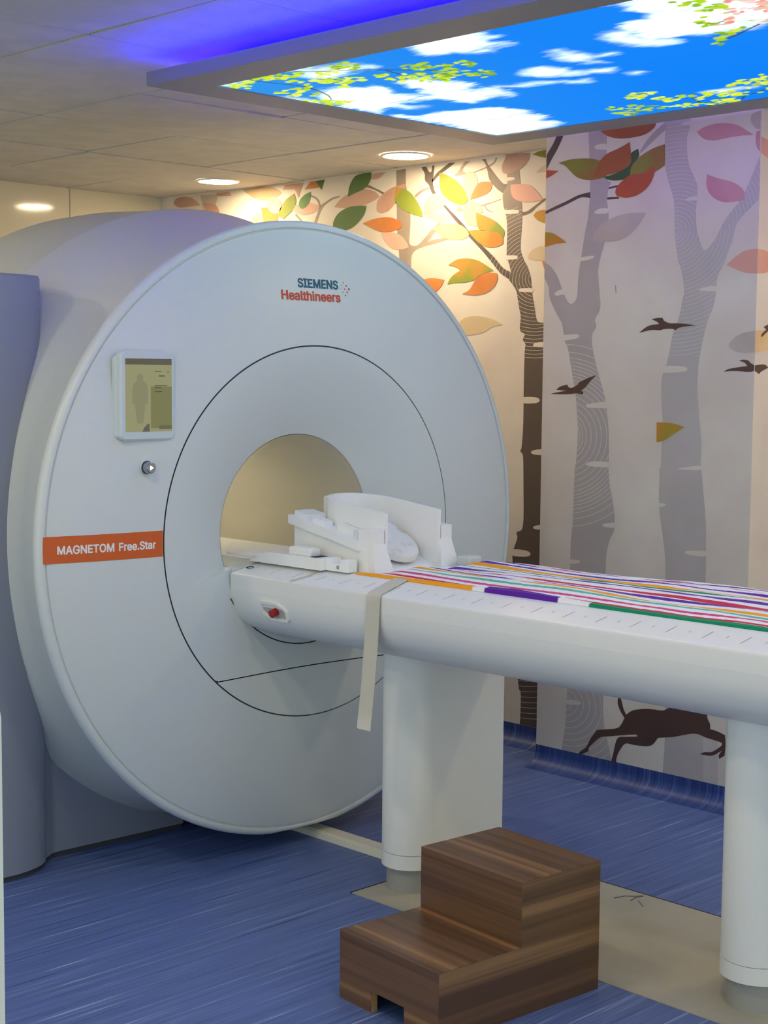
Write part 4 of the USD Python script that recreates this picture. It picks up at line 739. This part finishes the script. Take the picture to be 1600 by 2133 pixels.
for sx in (-1, 1):
    x = lambda a, b: (CX + sx * a, CX + sx * b) if sx > 0 else (CX - b, CX - a)
    a, b = x(0.117, 0.166); obj('front_post', tri(sloped(sbox(a, -0.432, b, -0.375), ZT, 1.040, 0.05)), coil_white, coil, label='square post at the arm end')
    a, b = x(0.122, 0.150); obj('deck_block', tri(sloped(sbox(a, -0.335, b, -0.265), 0.95, 1.018)), coil_white, coil)
    a, b = x(0.130, 0.162); obj('deck_block', tri(sloped(sbox(a, -0.225, b, -0.17), 0.95, 1.014)), coil_white, coil)
    a, b = x(0.090, 0.165); obj('deck_block', tri(sloped(sbox(a, -0.150, b, -0.094), 0.95, 1.014)), coil_white, coil)
    fl_ = np.array([(CX + sx * (0.117 + d), -0.434 - e_, z) for d, e_, z in ((0.0, 0.0, 1.0), (0.045, 0.0, 1.0), (0.0, 0.004, 0.95), (0.047, 0.004, 0.95), (-0.018, 0.020, ZT), (0.060, 0.020, ZT))] + [(CX + sx * (0.117 + d), -0.40, z) for d in (0.0, 0.045) for z in (1.0, ZT)], np.float32)
    obj('arm_foot', tri(m3.Manifold.hull_points(fl_)), coil_white, coil, smooth=40, label='flared foot below the arm end')
obj('latch_tower', tri(m3.Manifold.batch_hull([m3.Manifold.sphere(0.008, 16).translate((CX + dx, -0.104 + dy, z)) for dx in (-0.035, 0.035) for dy in (-0.012, 0.012) for z in (1.04, 1.108)])), coil_white, coil, smooth=40, label='latch at the back of the wall')
obj('under_lip_shadow_gap', tri(sloped(sbox(CX - 0.1645, -0.37, CX - 0.1625, -0.08), 0.94, 0.966)), seam_dark, coil) if False else None
# pad
tp = np.linspace(0, 2 * math.pi, 49)[:-1]
pad_pts = Polygon([(0.088 * math.cos(t) * (1 - 0.10 * math.sin(t)), 0.118 * math.sin(t)) for t in tp])
e = m3.Manifold.hull_points(np.array([(x, y, z) for z, k in ((0, 0.9), (0.006, 1.0), (0.020, 1.0), (0.026, 0.96)) for x, y in affinity.scale(pad_pts, k, k).exterior.coords], np.float32)); v = np.array(tri(e).vertices)
an = 0.50; v = np.stack([v[:, 0] + CX + 0.008, v[:, 1] * math.cos(an) - v[:, 2] * math.sin(an) - 0.300, v[:, 1] * math.sin(an) + v[:, 2] * math.cos(an) + 0.986], 1)
headpad = obj('head_cushion', trimesh.Trimesh(v, tri(e).faces, process=False), mottled('cushion_worn', (234, 232, 224), (214, 202, 186), 14, 0.75, 0.52, 0.62), smooth=40)
tag(headpad, 'oval cream head cushion leaning inside the horseshoe coil', 'cushion')
con = thing('coil_connector', 'low white connector box with slanted end beside the head coil', 'connector box')
prof = [(0.037, ZT), (-0.040, 0.950), (-0.052, 0.9535), (-0.286, 0.9535), (-0.290, 0.950), (-0.290, ZT)]
obj('housing', prism(prof, 'x', -0.205, -0.150), coil_white, con, smooth=25)
bl = man(bx(-0.187, -0.148, -0.385, -0.2895, ZT, 0.957, 0.003)) - m3.Manifold.hull_points(np.array([(x, y, z) for x in (-0.2, -0.1) for y, z in ((-0.365, 0.98), (-0.355, 0.943), (-0.32, 0.943), (-0.305, 0.98))], np.float32))
obj('socket_block', tri(bl), coil_white, con, smooth=25, label='notched socket block')
obj('release_knob', bx(-0.195, -0.152, -0.235, -0.135, 0.952, 0.978, 0.007), coil_white, con, smooth=40)
obj('slot', bx(-0.197, -0.150, -0.262, -0.236, 0.953, 0.9545), seam_black, con)
obj('round_mark', lathe([(0, 0.0001), (0, 0.006)], 20, axis='x', center=(-0.1875, -0.345, 0.932)), foot_grey, con)
pd = trimesh.creation.extrude_polygon(Polygon([(-0.222, 0.118), (-0.212, 0.122), (-0.142, 0.0), (-0.142, -0.11), (-0.195, -0.11), (-0.195, -0.03)]), 0.009, engine='earcut'); v = np.array(pd.vertices); v[:, 2] += 0.932
v[:, 2] += (0.118 - v[:, 1]) * 0.04
obj('tapered_plate', trimesh.Trimesh(v, pd.faces, process=False), coil_white, con, smooth=25, label='thin tapered plate pointing into the bore')
clip = tri(bx(0.178, 0.238, -0.525, -0.470, 0.9187, 0.951, 0.008))
tag(obj('plastic_clip', clip, mat('clear_plastic', (206, 214, 206), 0.2), smooth=40), 'small translucent plastic clip at the far corner of the striped sheet', 'clip')

# ------------------------------------------------------------------ step stool
stool = thing('step_stool', 'dark striped wooden two-step stool on the floor before the table', 'step stool', (-0.745, -0.961, 0), -4.8)
W, D1, D2, H1, H2, T = 0.352, 0.254, 0.522, 0.167, 0.320, 0.018
V = 0.0014
for y0, y1 in ((-T, 0.0), (-W, -W + T)):
    obj('side_panel', prism([(0.0, 0.0), (D2, 0.0), (D2, H2 - V), (D1 + V, H2 - V), (D1 + V, H1 - V), (0.0, H1 - V)], 'y', y0, y1), wood_side, stool)
ris = prism([(-W, 0.0), (-0.236, 0.0), (-0.236, 0.052), (-0.118, 0.052), (-0.118, 0.0), (0.0, 0.0), (0.0, H1 - V), (-W, H1 - V)], 'x', -V, 0.0)
obj('riser', ris, wood_riser, stool, label='front riser with a rectangular cut-out at the floor')
obj('riser_core', prism([(-W + T, 0.0), (-0.236, 0.0), (-0.236, 0.052), (-0.118, 0.052), (-0.118, 0.0), (-T, 0.0), (-T, H1 - V), (-W + T, H1 - V)], 'x', 0.0, T), raw_wood, stool)
obj('tread', bx(-V, D1, -W, 0.0, H1 - V, H1), wood_tread, stool, label='lower tread')
obj('riser', bx(D1, D1 + V, -W, 0.0, H1, H2 - V), wood_riser, stool)
obj('tread', bx(D1, D2, -W, 0.0, H2 - V, H2), wood_tread, stool, label='upper tread')
obj('back_panel', bx(D2 - T, D2 - 0.0005, -W + T, -T, 0.0, H2 - V), wood_riser, stool)
obj('board_core', joined(bx(T, D1 + T, -W + T, -T, H1 - T, H1 - V), bx(D1 + V, D2 - T, -W + T, -T, H2 - T, H2 - V)), raw_wood, stool)
chip = m3.Manifold.hull_points(np.array([(-0.0008, -0.001, H1 - 0.004), (-0.0008, 0.0006, H1 - 0.005), (-0.0008, -0.012, H1 - 0.012), (-0.0008, -0.005, H1 - 0.028), (-0.0008, 0.0006, H1 - 0.030), (0.003, 0.0006, H1 - 0.01), (0.003, 0.0006, H1 - 0.028)], np.float32))
obj('chipped_corner', tri(chip), raw_wood, stool, label='chipped corner showing pale raw wood')

# ------------------------------------------------------------------ doorway edge beside the camera
rr, ff = np.array([0.7117, -0.7025]), np.array([0.703, 0.7112])
c0 = np.array([-2.6515, -2.6695]) - 0.0016 * rr; quad = [c0, c0 - rr * 0.08, c0 - rr * 0.08 + ff * 0.05, c0 + ff * 0.05 - rr * 0.0145]
e = trimesh.creation.extrude_polygon(Polygon(quad), 1.25, engine='earcut')
obj('trim_1', e, jamb_paint, kind='structure', label='pale painted edge of the doorway')
